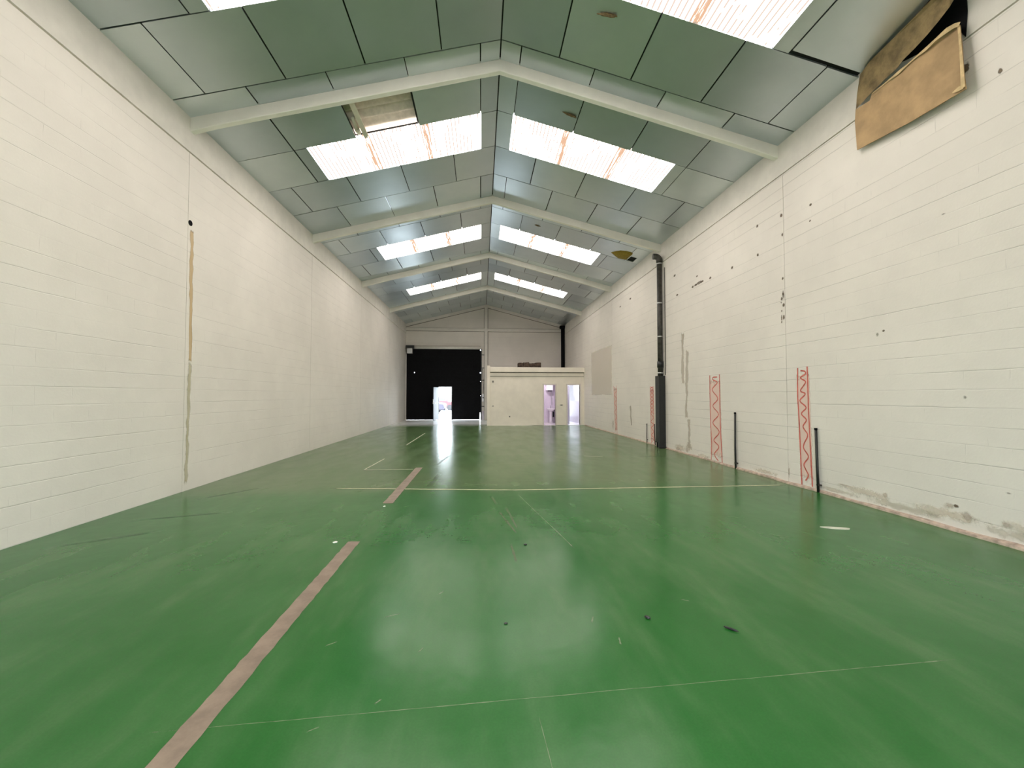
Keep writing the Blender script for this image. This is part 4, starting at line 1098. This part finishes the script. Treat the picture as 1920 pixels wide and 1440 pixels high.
# ================================================================== OUTSIDE
b = MB(); b.box(-40, 40, 25.95, 95, -0.25, -0.02); b.box(-40, 40, -40, YBACK - 0.28, -0.25, -0.02)
tag(b.build('ground', M['asphalt']), 'pale sunlit yard seen through the wicket door', 'ground', kind='structure')
root = thing('industrial_building', (-4, 60, -0.02), 'white industrial building across the yard', 'building')
b = MB(); b.box(-30, 25, 60, 70, -.02, 5.2); b.build('wall', M['facade'], root)
b = MB()
for z in (0.55, 1.0, 1.5, 2.6, 4.0): b.box(-30, 25, 59.95, 60, z, z + .09)
b.build('cladding_joints', M['facade_line'], root)
b = MB(); b.box(-30.2, 25.2, 59.8, 70, 5.2, 5.5); b.build('roof_edge', M['facade'], root)
def car(loc, rot, paint, label):
    root = thing('car', loc, label, 'car', 'cars parked in the yard')
    prof = [(-2.05, .35), (-2.1, .62), (-2.0, .88), (-1.15, .98), (-.55, 1.40), (.75, 1.45), (1.55, 1.05), (2.0, .98), (2.1, .7), (2.08, .35)]
    R_ = Matrix.Rotation(rot, 3, 'Z'); Lc = Vector(loc)
    W = lambda x, y, z: Lc + R_ @ Vector((x, y, z))
    def loft(m_, pr, ys, shrink):
        rings = []
        for y, s_ in zip(ys, shrink):
            rings.append([W(x * s_[0], y, .35 + (z - .35) * s_[1]) for x, z in pr])
        for r0, r1 in zip(rings, rings[1:]):
            for k in range(len(pr)):
                j = (k + 1) % len(pr)
                m_.face([r0[k], r0[j], r1[j], r1[k]], 0, None, True)
        m_.face(rings[0]); m_.face(rings[-1][::-1])
    m_ = MB(); loft(m_, prof, (-.86, -.80, -.6, .6, .80, .86), ((.97, .80), (.99, .95), (1, 1), (1, 1), (.99, .95), (.97, .80)))
    m_.build('body', paint, root)
    m_ = MB()
    for y in (-.845, .845):
        s_ = 1 if y > 0 else -1
        m_.prism([W(-1.0, y, 1.0), W(-.5, y, 1.27), W(.7, y, 1.31), W(1.35, y, 1.0)], R_ @ Vector((0, .02 * s_, 0)))
    m_.prism([W(-1.12, -.65, 1.0), W(-1.12, .65, 1.0), W(-.62, .58, 1.37), W(-.62, -.58, 1.37)], R_ @ Vector((-.02, 0, .015)))
    m_.prism([W(1.50, -.65, 1.1), W(1.50, .65, 1.1), W(.85, .58, 1.43), W(.85, -.58, 1.43)], R_ @ Vector((.02, 0, .015)))
    m_.build('windows', M['car_glass'], root)
    for x in (-1.3, 1.3):
        for y in (-.78, .78):
            m_ = MB(); m_.tube([W(x, y - .1, .31), W(x, y + .1, .31)], .31, 20); m_.build('wheel', M['tyre'], root)
    for y in (-.62, .62):
        m_ = MB(); m_.tube([W(-2.08, y, .70), W(-1.98, y, .70)], .12, 12); m_.build('headlamp', M['headlamp'], root)
    m_ = MB(); m_.box(-1, 1, 0, 0, 0, 0) if False else m_.hexa([W(-2.13, -.8, .26), W(2.13, -.8, .26), W(2.13, .8, .26), W(-2.13, .8, .26), W(-2.13, -.8, .42), W(2.13, -.8, .42), W(2.13, .8, .42), W(-2.13, .8, .42)])
    m_.build('bumper', M['tyre'], root)
    return root
car((-5.15, 36.0, -0.02), math.pi * 1.0, M['car_grey'], 'lilac grey car parked in the yard, in front of the red one')
car((-4.2, 44.0, -0.02), math.pi * .9, M['car_red'], 'red car parked in the yard beyond the lilac grey one')

# ================================================================== WORLD, CAMERA, VIEW
def portal(name, loc, rot, sx, sy):
    # light portals: they give off nothing, they only tell the renderer where the daylight comes in
    d_ = bpy.data.lights.new(name, 'AREA'); d_.shape = 'RECTANGLE'; d_.size = sx; d_.size_y = sy; d_.cycles.is_portal = True
    o_ = bpy.data.objects.new(name, d_); COL.objects.link(o_); o_.location = loc; o_.rotation_euler = rot
portal('daylight_portal_back', ((BD[0] + BD[1]) / 2, YBACK - 0.12, BD[2] / 2), (math.pi / 2, 0, 0), BD[1] - BD[0], BD[2])
portal('daylight_portal_wicket', ((WK[0] + WK[1]) / 2, YE + 0.1, WK[3] / 2), (-math.pi / 2, 0, 0), WK[1] - WK[0], WK[3])
portal('daylight_portal_window', (4.86, YE + 0.2, 1.22), (-math.pi / 2, 0, 0), 0.72, 2.05)
w = bpy.data.worlds.new('daylight'); sc.world = w; w.use_nodes = True
bg = w.node_tree.nodes['Background']
bg.inputs[0].default_value = (0.80, 0.90, 1.0, 1); bg.inputs[1].default_value = 17.0

cam = bpy.data.cameras.new('camera'); co = bpy.data.objects.new('camera', cam); COL.objects.link(co)
cam.sensor_width = 36; cam.lens = FPX * 36 / 1920
cam.clip_end = 300; cam.clip_start = 0.05
co.location = CAM; co.rotation_euler = (math.pi / 2 + PIT, 0, -YAW)
sc.camera = co

for o in COL.objects:
    if '_w' in o: del o['_w']

vs = sc.view_settings
sc.display_settings.display_device = 'sRGB'
vs.view_transform = 'Standard'; vs.look = 'None'; vs.gamma = 1.0; vs.use_curve_mapping = False
vs.exposure = 0.22
cy = sc.cycles
cy.max_bounces = 14; cy.diffuse_bounces = 8; cy.glossy_bounces = 5; cy.transparent_max_bounces = 12
cy.caustics_reflective = False; cy.caustics_refractive = False
cy.sample_clamp_indirect = 8.0
cy.use_denoising = True
